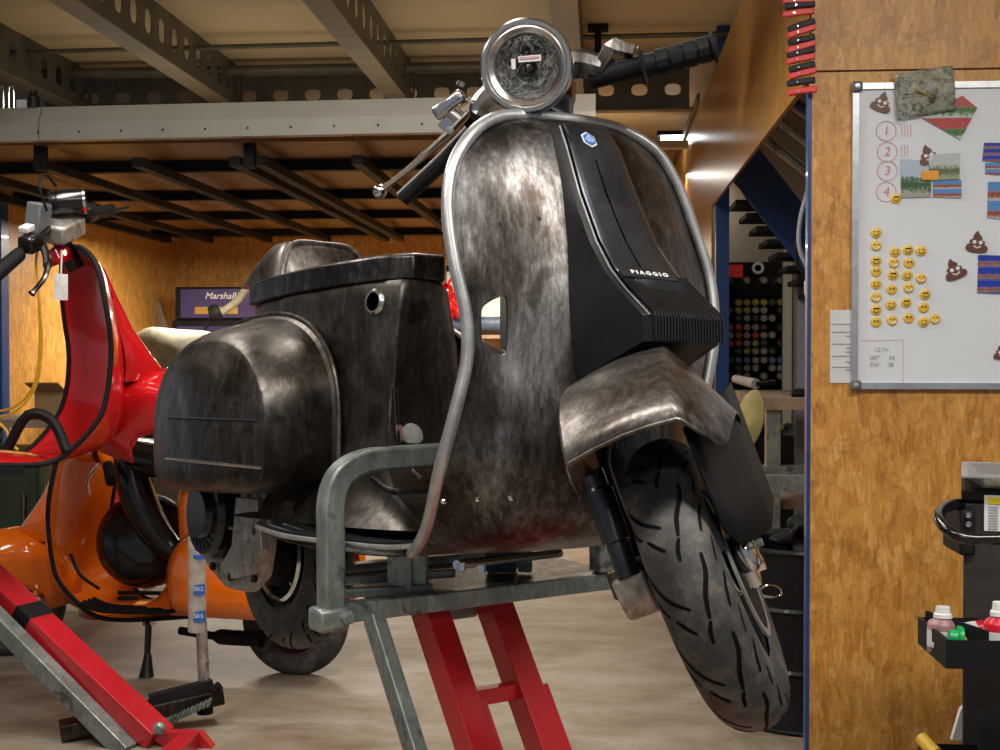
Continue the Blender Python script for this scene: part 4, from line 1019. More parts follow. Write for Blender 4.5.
hu = L('seat_hump', bm, 'steel_light', ang=40)
rim_pts = [(-1.168, -.112, .762), (-1.176, -.104, .79), (-1.188, -.086, .828), (-1.196, -.06, .846), (-1.2, 0, .848), (-1.196, .06, .846), (-1.188, .086, .828), (-1.176, .104, .79), (-1.168, .112, .762)]
mk('hump_rim', tube(BM(), smooth_path(rim_pts, 4), .006, 10), 'steel_light', hu, frame=MM)
# cowls
spec = [(.145, -1.50, -.860, .310, .672), (.150, -1.50, -.852, .306, .676), (.156, -1.50, -.850, .306, .676), (.162, -1.50, -.856, .308, .670), (.20, -1.49, -.857, .31, .66), (.25, -1.46, -.860, .312, .645), (.280, -1.43, -.864, .314, .630), (.296, -1.41, -.866, .314, .617),
        (.300, -1.39, -.870, .315, .612), (.308, -1.385, -.890, .316, .600), (.322, -1.36, -.915, .318, .588), (.340, -1.31, -.945, .322, .570), (.352, -1.27, -.96, .325, .555), (.363, -1.23, -1.00, .335, .52), (.369, -1.19, -1.04, .35, .48), (.371, -1.15, -1.07, .37, .45)]
spec = [(y if y <= .30 else .30 + (y - .30) * .78, x0 + (.03 if y > .3 else 0), x1, z0, z1) for y, x0, x1, z0, z1 in spec]
cw = L('side_cowl', cowl_bm(-1, spec, 96), 'steel_cowl', ang=28)
tcw = bvh_of(cw)
surf_line([(169 + i * 8, 418 + i * .25) for i in range(12)], .0026, 'pressed_groove', 'ink_black', cw, 0, tcw)
surf_line([(166 + i * 8, 459 + i * .75) for i in range(13)], .0032, 'bright_bead', 'rim_alu', cw, 0, tcw)
bm = BM(); rp = ring_xz(-1.505, -.846, .303, .680, -.153, 64); tube(bm, [p for p in rp[-6:] + rp[:38]], .005, 8)
mk('cowl_rim', bm, 'steel_light', cw, frame=MM)
cw2 = L('side_cowl', cowl_bm(1, [(y, x0 + .08, x1 + .08, z0, z1) for y, x0, x1, z0, z1 in spec]), 'steel_cowl', ang=60)
tc2 = bvh_of(cw2); p, n = hit(452, 363, tc2)
if p: L('cowl_latch', tube(BM(), [p + n * .004 + V((0, -.02, .004)), p + n * .006 + V((0, .05, -.012))], [.0065, .005], 8), 'matt_black')
# engine, flywheel, rear wheel
fw = L('flywheel', lathe(BM(), [(0, -.10), (.05, -.10), (.055, -.085), (.085, -.085), (.094, -.075), (.097, -.05), (.097, 0), (.06, 0), (0, 0)], (-1.30, -.145, .262), (0, 1, 0), 48), 'gloss_black')
bm = BM()
for k in range(22):
    a = 2 * PI * k / 22
    box(bm, (-1.30 + .066 * math.cos(a), -.229, .262 + .066 * math.sin(a)), (.022, .005, .003), Matrix.Rotation(-a - .5, 3, 'Y'))
mk('fan_blades', bm, 'matt_black', fw, frame=MM, smooth=False)
EP = [(-1.19, .335), (-1.07, .335), (-1.06, .27), (-1.07, .20), (-1.09, .14), (-1.15, .105), (-1.25, .105), (-1.34, .14), (-1.39, .175), (-1.24, .17), (-1.18, .22)]
bm = BM(); prism(bm, EP, (0, -.165, 0), (1, 0, 0), (0, 0, 1), .035)
en = L('engine_case', bm, 'alu', smooth=False, bevel=.012)
bm = BM(); prism(bm, [(-1.17, .30), (-1.07, .30), (-1.05, .20), (-1.09, .15), (-1.2, .13), (-1.25, .15), (-1.19, .2)], (0, -.195, 0), (1, 0, 0), (0, 0, 1), .018)
box(bm, (-1.11, -.21, .19), (.04, .014, .045)); tube(bm, [(-1.24, -.208, .235), (-1.08, -.208, .238)], .004, 8); tube(bm, [(-1.2, -.208, .16), (-1.09, -.208, .15), (-1.07, -.208, .2)], .006, 8)
mk('cover_plate', bm, 'alu', en, frame=MM, smooth=False, bevel=.004)
for x, z in ((-1.085, .235), (-1.12, .325), (-1.09, .14), (-1.2, .135), (-1.29, .15)):
    bm = BM(); lathe(bm, [(0, 0), (.009, 0), (.009, .008), (0, .009)], (x, -.205, z), (0, -1, 0), 8)
    mk('case_bolt', bm, 'steel_dark', en, frame=MM)
L('lug_hole', lathe(BM(), [(0, 0), (.011, 0), (.011, .002), (0, .003)], (-1.105, -.214, .312), (0, -1, 0), 16), 'ink_black')
L('carburettor', lathe(BM(), [(0, 0), (.022, 0), (.022, .03), (.030, .03), (.030, .045), (.018, .05), (.018, .07), (0, .07)], (-.98, -.19, .27), (.9, -.5, 0), 20), 'steel_dark')
RW = MM @ Matrix.Translation((-1.30, -.01, .172))
wheel(scoot, RW, rimmat='gloss_black', disc_side=-1)
L('wheel_trim', lathe(BM(), [(.098, 0), (.104, .006), (.110, 0)], (-1.30, -.052, .172), (0, -1, 0), 48), 'chrome')
L('brake_drum', lathe(BM(), [(0, -.05), (.04, -.05), (.07, -.03), (.075, 0), (0, 0)], (-1.30, -.05, .172), (0, 1, 0), 32), 'matt_black')
# under floor bits
L('stand_rod', tube(BM(), [(-.50, -.12, .205), (-.60, .12, .20), (-.62, .2, .20)], .008, 8), 'chrome')
for x in (-.40, -.455): L('underside_bolt', lathe(BM(), [(0, 0), (.007, 0), (.007, .012), (0, .013)], (x, -.14, .212), (0, 0, -1), 8), 'chrome')

# ---- steered group
hd = S('headlight_shell', lathe(BM(), [(0, -.165), (.03, -.16), (.055, -.14), (.068, -.10), (.0715, -.05), (.0715, 0)], (-.335, .018, 1.043), (1, 0, -.03), 48), 'satin_black')
mk('headlight_rim', lathe(BM(), [(.070, -.012), (.0765, -.010), (.0785, -.002), (.0775, .006), (.074, .011), (.0685, .011), (.066, .008), (.0630, .009), (.056, .004), (.0535, .001), (.0525, -.006), (.070, -.012)], (-.335, .018, 1.043), (1, 0, -.03), 64), 'rim_alu', hd, frame=SM, ang=30)
mk('reflector', lathe(BM(), [(0, -.05), (.014, -.05), (.014, -.035), (.02, -.045), (.035, -.035), (.047, -.018), (.0528, -.004)], (-.335, .018, 1.043), (1, 0, -.03), 40), 'reflector', hd, frame=SM)
mk('bulb', lathe(BM(), [(0, -.022), (.006, -.024), (.009, -.034), (.009, -.048)], (-.335, .018, 1.043), (1, 0, -.03), 20), 'steel_dark', hd, frame=SM)
mk('lens', lathe(BM(), [(0, .008), (.02, .007), (.04, .003), (.0525, -.003)], (-.335, .018, 1.043), (1, 0, -.03), 40), 'glass', hd, frame=SM)
hc = V((-.335 + .009, .018, 1.043)); fy = V((0, 1, -.0)); fz = V((.03, 0, 1)); sx_ = V((1, 0, -.03))
ca_, sa_ = math.cos(.36), math.sin(.36)
fu = (V((0, 1, 0)) * ca_ - V((0, 0, 1)) * sa_).normalized(); fv = (V((0, 1, 0)) * sa_ + V((0, 0, 1)) * ca_).normalized()
sk = mk('sticker', prism(BM(), [(-.012, .006), (.026, .006), (.026, .016), (-.012, .016)], hc, fu, fv, .0008), 'paper', hd, frame=SM, smooth=False)
bm = BM()
for k in range(7): prism(bm, [(-.009 + k * .0048, .0125), (-.0065 + k * .0048, .0125), (-.0065 + k * .0048, .0145), (-.009 + k * .0048, .0145)], hc + V((.001, 0, 0)), fu, fv, .0008)
prism(bm, [(-.010, .0105), (.024, .0105), (.024, .0112), (-.010, .0112)], hc + V((.001, 0, 0)), fu, fv, .0008)
mk('sticker_print', bm, 'ink_red', sk, frame=SM, smooth=False)
mk('sticker', prism(BM(), [(-.024, -.004), (-.017, -.004), (-.017, .013), (-.024, .013)], hc, fu, fv, .0008), 'paper', hd, frame=SM, smooth=False)
bm = BM(); bridge(bm, [[V((x, y, z)) for x, y in [(cx + a, b + .008) for a, b in se(28, ax_, ay_, 3)]] for z, cx, ax_, ay_ in ((.945, -.435, .030, .036), (.965, -.43, .040, .046), (.975, -.43, .052, .054), (1.005, -.465, .058, .062), (1.05, -.465, .052, .06), (1.065, -.46, .035, .04))])
hs = S('headset', bm, 'satin_black')
# left bar (right in the picture)
mk('bar_wing', tube(BM(), smooth_path([(-.40, .055, 1.035), (-.40, .095, 1.020), (-.40, .125, .998)], 4), [.030, .029, .028, .026, .025, .024, .023, .022, .020], 8), 'steel', hs, frame=SM, ang=20)
mk('lever_bracket', tube(BM(), [(-.395, .118, .995), (-.39, .152, 1.020), (-.39, .158, 1.022), (-.395, .185, .998)], [.010, .011, .011, .009], square=True, up=V((1, 0, 0))), 'steel_light', hs, frame=SM, smooth=False, bevel=.002)
mk('bar_tube', tube(BM(), [(-.405, .10, .990), (-.40, .19, .972)], .018, 12), 'matt_black', hs, frame=SM)
mk('switch_box', box(BM(), (-.405, .145, .985), (.03, .06, .03), Matrix.Rotation(-.15, 3, 'X')), 'black_plastic', hs, frame=SM, bevel=.005)
ga, gb = V((-.40, .187, .971)), V((-.40, .310, .949)); gd = (gb - ga).normalized(); gl = (gb - ga).length
gprof = [(.0165, 0), (.034, .0), (.035, .003), (.020, .007), (.0195, .02)]
z_ = .026
while z_ < gl - .012: gprof += [(.0195, z_), (.0220, z_ + .001), (.0220, z_ + .0195), (.0195, z_ + .0205)]; z_ += .0235
gprof += [(.0225, gl - .006), (.026, gl - .005), (.026, gl), (.02, gl + .002), (0, gl + .002)]
mk('handlebar_grip', lathe(BM(), gprof, ga, gd, 12), 'matt_black', hs, frame=SM, ang=30)
# right bar (left in the picture): brake lever and master cylinder
mk('bar_wing', tube(BM(), smooth_path([(-.40, -.045, 1.035), (-.40, -.078, 1.027), (-.40, -.098, 1.015)], 4), [.030, .029, .028, .026, .025, .024, .023, .021, .02], 10), 'rim_alu', hs, frame=SM, ang=20)
mk('rubber_boot', lathe(BM(), [(0, 0), (.019, 0), (.021, .006), (.018, .010), (.020, .015), (.017, .02), (.018, .03), (0, .03)], (-.40, -.095, 1.013), (0, -1, -.30), 20), 'matt_black', hs, frame=SM)
mk('bar_tube', tube(BM(), [(-.425, -.10, 1.006), (-.435, -.20, .972), (-.44, -.29, .945)], [.017, .016, .015], 12), 'black_plastic', hs, frame=SM)
lv = [(-.372, -.108, 1.020), (-.372, -.150, 1.004), (-.368, -.19, .992), (-.37, -.25, .976), (-.375, -.302, .966)]
bl = mk('brake_lever', tube(BM(), smooth_path(lv, 5), [.0105 + .003 * math.sin(PI * min(1, i / 9)) - .0015 * (i > 12) for i in range(21)], 10, flat=.6), 'rim_alu', hs, frame=SM)
bm = BM(); bmesh.ops.create_uvsphere(bm, u_segments=20, v_segments=12, radius=.0125); bm.transform(Matrix.Translation((-.375, -.306, .965)))
mk('lever_ball', bm, 'chrome', bl, frame=SM)
mk('pivot_screw', lathe(BM(), [(0, 0), (.007, 0), (.007, .006), (0, .007)], (-.362, -.147, 1.006), (1, 0, 0), 10), 'zinc', bl, frame=SM)
mr = Matrix.Rotation(.18, 3, 'X')
mc = mk('master_cylinder', box(BM(), (-.385, -.134, 1.048), (.036, .062, .026), mr), 'rim_alu', hs, frame=SM, bevel=.006)
mk('cylinder_cap', box(BM(), (-.366, -.134, 1.050), (.003, .046, .011), mr), 'chrome', mc, frame=SM, bevel=.001)
mk('cylinder_neck', tube(BM(), [(-.385, -.140, 1.038), (-.385, -.125, 1.010)], .015, 16), 'rim_alu', mc, frame=SM)
mk('clamp', tube(BM(), [(-.385, -.155, 1.030), (-.385, -.145, 1.003)], .012, square=True), 'chrome', mc, frame=SM, smooth=False, bevel=.002)
mk('cap_screw', lathe(BM(), [(0, 0), (.007, 0), (.007, .008), (0, .009)], (-.38, -.105, 1.07), (0, .6, .5), 10), 'chrome', mc, frame=SM)

# mudguard, fork and front wheel
def mp(s): return None
def mprof(l_low, l_dy, r_low, r_y):
    return [(-.093 - l_dy, -l_low), (-.090, -l_low * .5), (-.084, -.006), (-.080, -.002), (-.04, .005), (0, .008), (.035, .006), (.070, .0), (.074, -.004), (.074 + (r_y - .074) * .5, -r_low * .5), (r_y, -r_low)]
rows = [(53, .324, mprof(.072, .0, .085, .108)), (58, .330, mprof(.085, .0, .095, .114)), (68, .335, mprof(.105, .002, .11, .122)), (80, .338, mprof(.12, .004, .12, .128)), (95, .338, mprof(.13, .004, .125, .13)), (112, .337, mprof(.13, .002, .125, .128)), (125, .335, mprof(.13, .0, .125, .122))]
bm = BM(); rings = []
for ang_, rad, prof_ in rows:
    a_ = math.radians(ang_); rings.append([V(((rad - .008 + d) * math.cos(a_), y, .218 + (rad - .008 + d) * math.sin(a_))) for y, d in prof_])
bridge(bm, rings, closed=False)
mg = S('mudguard', bm, 'steel_light', ang=28, solid=.003, normals=False)
pr0 = [V((y, d, 0)) for y, d in rows[0][2]]; a0 = math.radians(53)
mk('mudguard_lip', tube(BM(), [((.316 + p.y) * math.cos(a0), p.x, .218 + (.316 + p.y) * math.sin(a0)) for p in pr0[1:-1]], .0028, 8), 'steel_light', mg, frame=SM)
bm = BM(); rings = []
for (x, y0, z0, y1, z1) in ((.150, .070, .45, .066, .31), (.09, .078, .455, .074, .268), (.03, .10, .45, .090, .255), (-.06, .122, .45, .108, .243), (-.16, .130, .45, .120, .26)):
    rings.append([V((x, y0 + (y1 - y0) * t, z0 + (z1 - z0) * t)) for t in (0, .33, .66, 1)])
bridge(bm, rings, closed=False)
mk('side_skirt', bm, 'matt_black', mg, frame=SM, solid=.004)
S('fork_leg', tube(BM(), smooth_path([(-.13, -.02, .50), (-.13, -.07, .47), (-.12, -.10, .42), (-.10, -.105, .35), (-.06, -.100, .29), (-.03, -.095, .245)], 4), [.024] * 8 + [.022] * 8 + [.017] * 5, 14), 'black_plastic')
S('shock_absorber', lathe(BM(), [(0, 0), (.017, 0), (.017, .05), (.021, .052), (.021, .13), (.017, .135), (.017, .16), (0, .16)], (.01, -.100, .265), (-.30, .02, 1), 20), 'satin_black')
S('spring_collar', lathe(BM(), [(.0185, 0), (.0215, .002), (.0215, .010), (.0185, .012)], (-.010, -.099, .325), (-.30, .02, 1), 20), plain('rust_orange', (.35, .10, .03), .5))
EPF = [(-.045, .045), (-.06, .0), (-.055, -.05), (-.02, -.075), (.03, -.06), (.05, -.02), (.05, .03), (.03, .03), (.02, -.015), (-.01, -.03), (-.025, 0), (-.015, .045)]
bm = BM(); prism(bm, [(a * .72, b * .72) for a, b in EPF], (-.02, -.078, .245), (1, 0, 0), (0, 0, 1), .05)
S('link_casting', bm, 'alu', smooth=False, bevel=.005)
S('fork_end', tube(BM(), [(-.015, -.118, .275), (.0, -.118, .235)], .015, square=True), plain('brown_oily_steel', (.09, .055, .035), .4, .6, var=.5, nscale=40), smooth=False, bevel=.004)
FW = SM @ Matrix.Translation((0, 0, .215))
fwheel = wheel(scoot, FW, grooves=True, na=160, disc_side=1, rimmat='satin_black')
bm = BM(); lathe(bm, [(.088, .0), (.099, .0), (.099, .004), (.088, .004), (.088, 0)], (0, .050, .215), (0, 1, 0), 72)
S('brake_disc', bm, 'trim')
S('disc_carrier', lathe(BM(), [(.088, .001), (.088, .003), (.03, .003), (.03, .001)], (0, .050, .215), (0, 1, 0), 48), 'matt_black')
bm = BM(); lathe(bm, [(0, -.012), (.026, -.012), (.030, -.006), (.030, .010), (.026, .016), (.012, .018), (0, .018)], (.035, .066, .245), (.15, 1, 0), 32)
box(bm, (.03, .062, .222), (.04, .024, .05), Matrix.Rotation(.2, 3, 'Y'))
cal = S('brake_caliper', bm, 'chrome', bevel=.006)
mk('caliper_bolt', lathe(BM(), [(0, 0), (.006, 0), (.006, .01), (0, .011)], (.035, .086, .25), (.15, 1, 0), 6), 'zinc', cal, frame=SM, smooth=False)
S('axle_nut', lathe(BM(), [(0, 0), (.012, 0), (.012, .014), (0, .015)], (0, .07, .215), (0, 1, 0), 6), 'chrome', smooth=False)

# ================================================================== THE LIFT STAND UNDER IT
LZ = .822
lf = empty('lift_stand', (-.1, 2.7, 0), 'zinc plated lift stand with red scissor legs carrying the bare steel scooter', 'lift stand')
pa = atz(338, 613, LZ - .02); pb = atz(614, 579, LZ - .02)
ld = (pb - pa).normalized(); ln = V((-ld.y, ld.x, 0))      # ln points away from the camera
def rail(a, b, w, name='rail', mat='zinc', h=None):
    bm = BM(); d = (b - a).normalized(); n = V((-d.y, d.x, 0)).normalized() if abs(d.z) < .9 else V((1, 0, 0))
    tube(bm, [a, b], w, square=True, flat=(h or w) / w); return mk(name, bm, mat, lf, smooth=False, bevel=.003)
rail(pa, pb, .0165, 'front_rail')
rail(pa + ln * .34 + ld * .16, pb + ln * .34, .020, 'rear_rail')
bm = BM(); b0 = pa + ld * .10 + ln * .03; prism(bm, [(0, 0), ((pb - pa).length - .06, 0), ((pb - pa).length - .06, .28), (0, .28)], b0 + V((0, 0, .0)), ld, ln, .006)
mk('deck_plate', bm, 'steel_dark', lf, smooth=False)
mk('wood_block', box2(BM(), (0, 0, 0), (.001, .001, .001)), 'wood', lf) if False else None
for t, hh in ((.28, .075), (.36, .075)):
    p = pa.lerp(pb, t) + ln * .05; 
for (u, v0, v1, w_, off, m_) in ((407, 592, 552, .022, .05, 'zinc'), (421, 590, 552, .016, .04, 'zinc'), (540, 578, 544, .030, .16, 'blue_zinc'), (553, 578, 541, .014, .12, 'zinc'), (605, 575, 538, .018, .02, 'zinc')):
    if m_ == 'blue_zinc' and 'blue_zinc' not in M: M['blue_zinc'] = plain('blue_grey_painted_steel', (.04, .09, .11), .45)
    t = (u - 338) / (612 - 338); p = pa.lerp(pb, t) + ln * off
    rail(p + V((0, 0, .01)), V((p.x, p.y, .905)), w_, 'upright', m_)
rail(pa.lerp(pb, .07) + ln * .06 + V((0, 0, .02)), pa.lerp(pb, .33) + ln * .02 + V((0, 0, .02)), .008, 'cross_rod', 'zinc')
rail(pa.lerp(pb, .10) + ln * .10 + V((0, 0, .035)), pa.lerp(pb, .45) + ln * .06 + V((0, 0, .035)), .008, 'cross_rod', 'zinc')
# hoop
hb = atz(331, 615, LZ - .02); Yh = hb.y
hbase = hb + V((0, 0, -.005)); 
def hpnt(u, v, k): # point above the rail line at fraction k metres along ld
    base = hb + ld * k; return V((base.x, base.y, 0)) + V((0, 0, at(u, v, base.y).z))
hz = at(331, 452, Yh).z - .034
pts = [hb + V((0, 0, -.01)), V((hb.x, hb.y, hz - .16)), V((hb.x, hb.y, hz - .10)), V((hb.x, hb.y, hz - .055)), V((hb.x, hb.y, hz - .015)) + ld * .012, V((hb.x, hb.y, hz + .008)) + ld * .04, V((hb.x, hb.y, hz + .018)) + ld * .08, V((hb.x, hb.y, hz + .022)) + ld * .30, V((hb.x, hb.y, hz + .022)) + ld * .50, V((hb.x, hb.y, hz + .018)) + ld * .545, V((hb.x, hb.y, hz)) + ld * .575, V((hb.x, hb.y, hz - .03)) + ld * .58, V((hb.x, hb.y, LZ)) + ld * .58]
pts = pts[:1] + smooth_path(pts[1:7], 4) + smooth_path(pts[7:11], 4) + pts[-1:]
bm = BM(); tube(bm, pts, .0195, square=True, up=ln); mk('hoop', bm, 'zinc', lf, smooth=True, ang=25, bevel=.005)
cl_ = hb - ln * .03
mk('clevis', box(BM(), hb + V((0, 0, -.005)) - ld * .004, (.058, .052, .040), Matrix.Rotation(math.atan2(ld.y, ld.x), 3, 'Z')), 'zinc', lf, bevel=.008)
mk('clevis_bolt', lathe(BM(), [(0, 0), (.013, 0), (.013, .010), (.008, .012), (.008, .018), (0, .018)], hb - ln * .026 + ld * .016, -ln, 6), 'zinc', lf, smooth=False)
# scissor legs
leg_d = V((.652 * .67, -.756 * .67, -1)).normalized()
def leg(u, v, k, w, mat, z0=LZ - .03, name='scissor_leg', h=None):
    top = atz(u, v, z0) + ln * k
    zl = .03; L_ = (top.z - zl) / -leg_d.z
    a, b = top, top + leg_d * L_
    bm = BM(); tube(bm, [a, b], w, square=True, up=V((0, 0, 1)), flat=(h or w) / w); mk(name, bm, mat, lf, smooth=False, bevel=.003); return a, b
a1, b1 = leg(455, 610, .10, .026, 'red_lift')
a2, b2 = leg(520, 602, .10, .026, 'red_lift')
t1 = a1 + leg_d * .19; t2 = a2 + leg_d * .19
bm = BM(); tube(bm, [t1, t2], .014, square=True); mk('cross_tie', bm, 'red_lift', lf, smooth=False, bevel=.002)
leg(382, 620, .03, .013, 'zinc', h=.018)
for a_, s_ in ((a1, 1), (a2, 1)):
    q = a_ + leg_d * .19; bm = BM(); tube(bm, [q, q + leg_d * .5], .012, square=True); bmesh.ops.translate(bm, verts=bm.verts, vec=ld * .034)
    mk('doubler_bar', bm, 'red_lift', lf, smooth=False, bevel=.002)
mk('actuator_block', box(BM(), (a1 + a2) / 2 + V((0, 0, -.02)) + ln * .05, (.10, .08, .05), Matrix.Rotation(math.atan2(ld.y, ld.x), 3, 'Z')), 'zinc', lf, smooth=False, bevel=.006)
fb = (b1 + b2) / 2
mk('base_frame', box(BM(), V((fb.x, fb.y, .02)) + V((-.1, .15, 0)), (.5, .9, .04), Matrix.Rotation(math.atan2(ld.y, ld.x), 3, 'Z')), 'red_lift', lf, smooth=False, bevel=.006)

# ================================================================== THE RED SCOOTER
RM = pose((-1.591, 4.631, .648), math.radians(43.8), math.radians(-.6))
_p = RM @ V((-.33, -.25, .7)); RM = pose((0, 0, 0), math.radians(39.5), math.radians(-.6)); RM.translation = _p - (RM.to_3x3() @ V((-.33, -.225, .7)))
red = empty('scooter', None, 'red motor scooter stripped of its seat, raised on a lift at the left', 'scooter', mat4=RM); red.matrix_basis = RM
SY = [(a + b) / 2 for a, b in zip(YR, YL)]; SY[-1] = .2; SY[-2] = .22; SY[-3] = .22; SY = [y_ * .9 for y_ in SY]
def G(m4, root): return lambda name, bm, mat, parent=None, **k: mk(name, bm, mat, parent or root, frame=m4, **k)
r = G(RM, red)
r('leg_shield', shield_bm(SY, SY), 'red_paint', solid=.004, normals=False, ang=60)
ep = edge_path(SY, SY, 16)
r('edge_trim', tube(BM(), ep, .009, 10), 'matt_black')
def colcover(f, mat, bulge=True):
    bm = BM(); rings = []
    for fx_, bx_, z, hw in ((-.335, -.366, .955, .05), (-.27, -.292, .88, .065), (-.225, -.262, .78, .074), (-.175, -.239, .68, .08), (-.12, -.222, .60, .09), (-.07, -.214, .54, .085), (-.08, -.212, .49, .07)):
        rings.append([V((bx_, -hw, z)), V((fx_ - .03, -hw, z)), V((fx_ - .008, -hw * .75, z)), V((fx_, 0, z)), V((fx_ - .008, hw * .75, z)), V((fx_ - .03, hw, z)), V((bx_, hw, z))])
    bridge(bm, rings); return f('column_cover', bm, mat, ang=50)
colcover(r, 'red_paint')
def guard(f, mat, deep=0):
    P2 = [(-.115, -.16 - deep), (-.114, -.08), (-.10, -.03), (-.06, -.004), (0, .004), (.06, -.004), (.10, -.03), (.114, -.08), (.115, -.16 - deep)]
    rows_ = [(a, rd, P2) for a, rd in ((-8, .26), (5, .285), (25, .31), (50, .325), (75, .33), (100, .33), (125, .325), (150, .31), (172, .285))]
    return f('mudguard', mud_bm(None, rows_, .215), mat, ang=60, solid=.004, normals=False)
RS = RM @ steer_m(50)
rs = G(RS, red)
guard(rs, 'red_paint', .02)
r('column_tube', tube(BM(), [(-.36, 0, .88), (-.43, 0, 1.0)], .03, 14), 'steel_dark')
r('frame_bracket', lathe(BM(), [(0, 0), (.04, 0), (.05, .02), (.04, .05), (0, .06)], (-.41, 0, .90), (-.5, 0, 1), 14), 'red_paint')
RSO, rs0 = RS, rs
RS = RS @ Matrix.Translation((-.42, 0, 1.02)) @ Matrix.Scale(1.12, 4) @ Matrix.Translation((.42, 0, -1.02)); rs = G(RS, red)
rs('headset_base', box(BM(), (-.42, 0, 1.015), (.11, .14, .06)), 'alu', bevel=.012)
rs('speedometer', lathe(BM(), [(0, 0), (.036, 0), (.04, .02), (.04, .10), (.036, .105), (.030, .1), (0, .1)], (-.46, .02, 1.085), (.9, .45, .1), 24), 'gloss_black')
rs('speedometer_ring', lathe(BM(), [(.028, 0), (.041, 0), (.041, .008), (.03, .01)], V((-.46, .02, 1.085)) + V((.9, .45, .1)).normalized() * .1, (.9, .45, .1), 24), 'chrome')
rs('control_box', box(BM(), (-.44, -.085, 1.06), (.05, .07, .11), Matrix.Rotation(-.3, 3, 'X')), 'corner_grey', bevel=.008) 
rs('handlebar_tube', tube(BM(), [(-.42, -.36, .985), (-.42, -.08, 1.03), (-.42, .08, 1.03), (-.42, .32, 1.0)], .015, 12), 'gloss_black')
gr1 = rs('handlebar_grip', tube(BM(), [(-.42, -.23, 1.0), (-.42, -.37, .975)], [.021, .023], 14), 'matt_black')
rs('handlebar_grip', tube(BM(), [(-.42, .20, 1.01), (-.42, .34, .99)], [.020, .022], 14), 'matt_black')
rs('lever_perch', box(BM(), (-.405, -.19, 1.025), (.05, .07, .05)), 'gloss_black', bevel=.01)
rs('switch_knob', box(BM(), (-.425, -.175, 1.063), (.03, .045, .018)), 'white', bevel=.004)
rs('brake_lever', tube(BM(), smooth_path([(-.39, -.15, 1.01), (-.35, -.20, .985), (-.325, -.26, .955), (-.335, -.32, .92)], 5), [.012] * 8 + [.008] * 7 + [.011], 8), 'gloss_black')
rs('clutch_lever', tube(BM(), smooth_path([(-.39, .14, 1.03), (-.35, .20, 1.03), (-.34, .30, 1.02)], 4), .007, 8), 'gloss_black')
rs('switch_cluster', box(BM(), (-.41, .15, 1.03), (.06, .06, .055)), 'black_plastic', bevel=.012)
rs('cable', tube(BM(), smooth_path([(-.40, -.1, 1.10), (-.42, -.10, 1.17), (-.44, -.03, 1.19), (-.44, .03, 1.14)]), .004, 6), 'matt_black')
tg = r('paper_tag', box(BM(), RM.inverted() @ at(61, 287, 4.25), (.002, .045, .088), Matrix.Rotation(-.8 - PI / 4, 3, 'Z')), 'white')
r('tag_string', tube(BM(), [RM.inverted() @ at(62, 250, 4.25), RM.inverted() @ at(61, 275, 4.25)], .003, 6), 'white')
r('cable_sleeve', tube(BM(), smooth_path([(-.60, -.05, .27), (-.55, -.10, .38), (-.48, -.14, .36), (-.45, -.2, .26)], 4), .018, 8), 'matt_black')
bm = BM()
for k in range(6): lathe(bm, [(.012, k * .012), (.016, k * .012 + .004), (.012, k * .012 + .008)], (-.72, -.15, .30), (.8, -.3, 0), 12)
r('spring', bm, 'gloss_black')
r('battery_tray', box(BM(), (-.85, -.05, .36), (.16, .12, .05)), 'zinc', bevel=.005)
r('floor_rail', tube(BM(), [(-.60, -.23, .205), (-1.1, -.23, .225)], .014, 8, square=True), 'matt_black')
r('oily_casting', lathe(BM(), [(0, 0), (.05, 0), (.07, .04), (.05, .09), (.03, .12), (0, .12)], (-.07, -.02, .36), (-.45, 0, .9), 14), 'steel_dark')
# its lift
lift2 = empty('lift_stand', (-1.6, 4.2, 0), 'red scissor lift with a grey strut at the lower left, under the red scooter', 'lift stand')
def bar2(p, q, w, mat, name, h=None):
    bm = BM(); tube(bm, [p, q], w, square=True, flat=(h or w) / w); return mk(name, bm, mat, lift2, smooth=False, bevel=.003)
p, q = at(-60, 530, 4.35), at(160, 738, 4.0)
arm = bar2(p, q, .052, 'red_lift', 'scissor_arm', .03)
m0, m1 = p.lerp(q, .41), p.lerp(q, .47)
bm = BM(); tube(bm, [m0, m1], .0535, square=True, flat=.031 / .0535); mk('black_band', bm, 'matt_black', arm, smooth=False)
bar2(at(-60, 562, 4.2), at(128, 752, 3.95), .028, 'zinc', 'strut')
pv = at(160, 728, 3.95)
mk('pivot_bolt', lathe(BM(), [(0, 0), (.02, 0), (.02, .012), (.012, .02), (0, .02)], pv, (0, -1, 0), 12), 'zinc', lift2)
bm = BM(); prism(bm, [(-.05, -.02), (.10, -.02), (.16, -.09), (.03, -.09), (-.04, -.05)], pv + V((.02, .06, 0)), (1, 0, 0), (0, 0, 1), .04); mk('foot_plate', bm, 'red_lift', lift2, smooth=False)
mk('base_frame', box2(BM(), (-2.4, 3.5, 0), (-1.1, 3.6, .05)), 'red_lift', lift2, smooth=False); mk('base_link', box2(BM(), (-1.32, 3.55, .0), (-1.26, 3.96, .05)), 'red_lift', lift2, smooth=False)
mk('platform', box(BM(), RM @ V((-1.2, 0, .175)), (.7, .35, .04), Matrix.Rotation(math.radians(43.8), 3, 'Z')), 'zinc', lift2, smooth=False)
mk('platform_post', box(BM(), (-2.2, 4.3, .42), (.06, .06, .78)), 'red_lift', lift2, smooth=False)
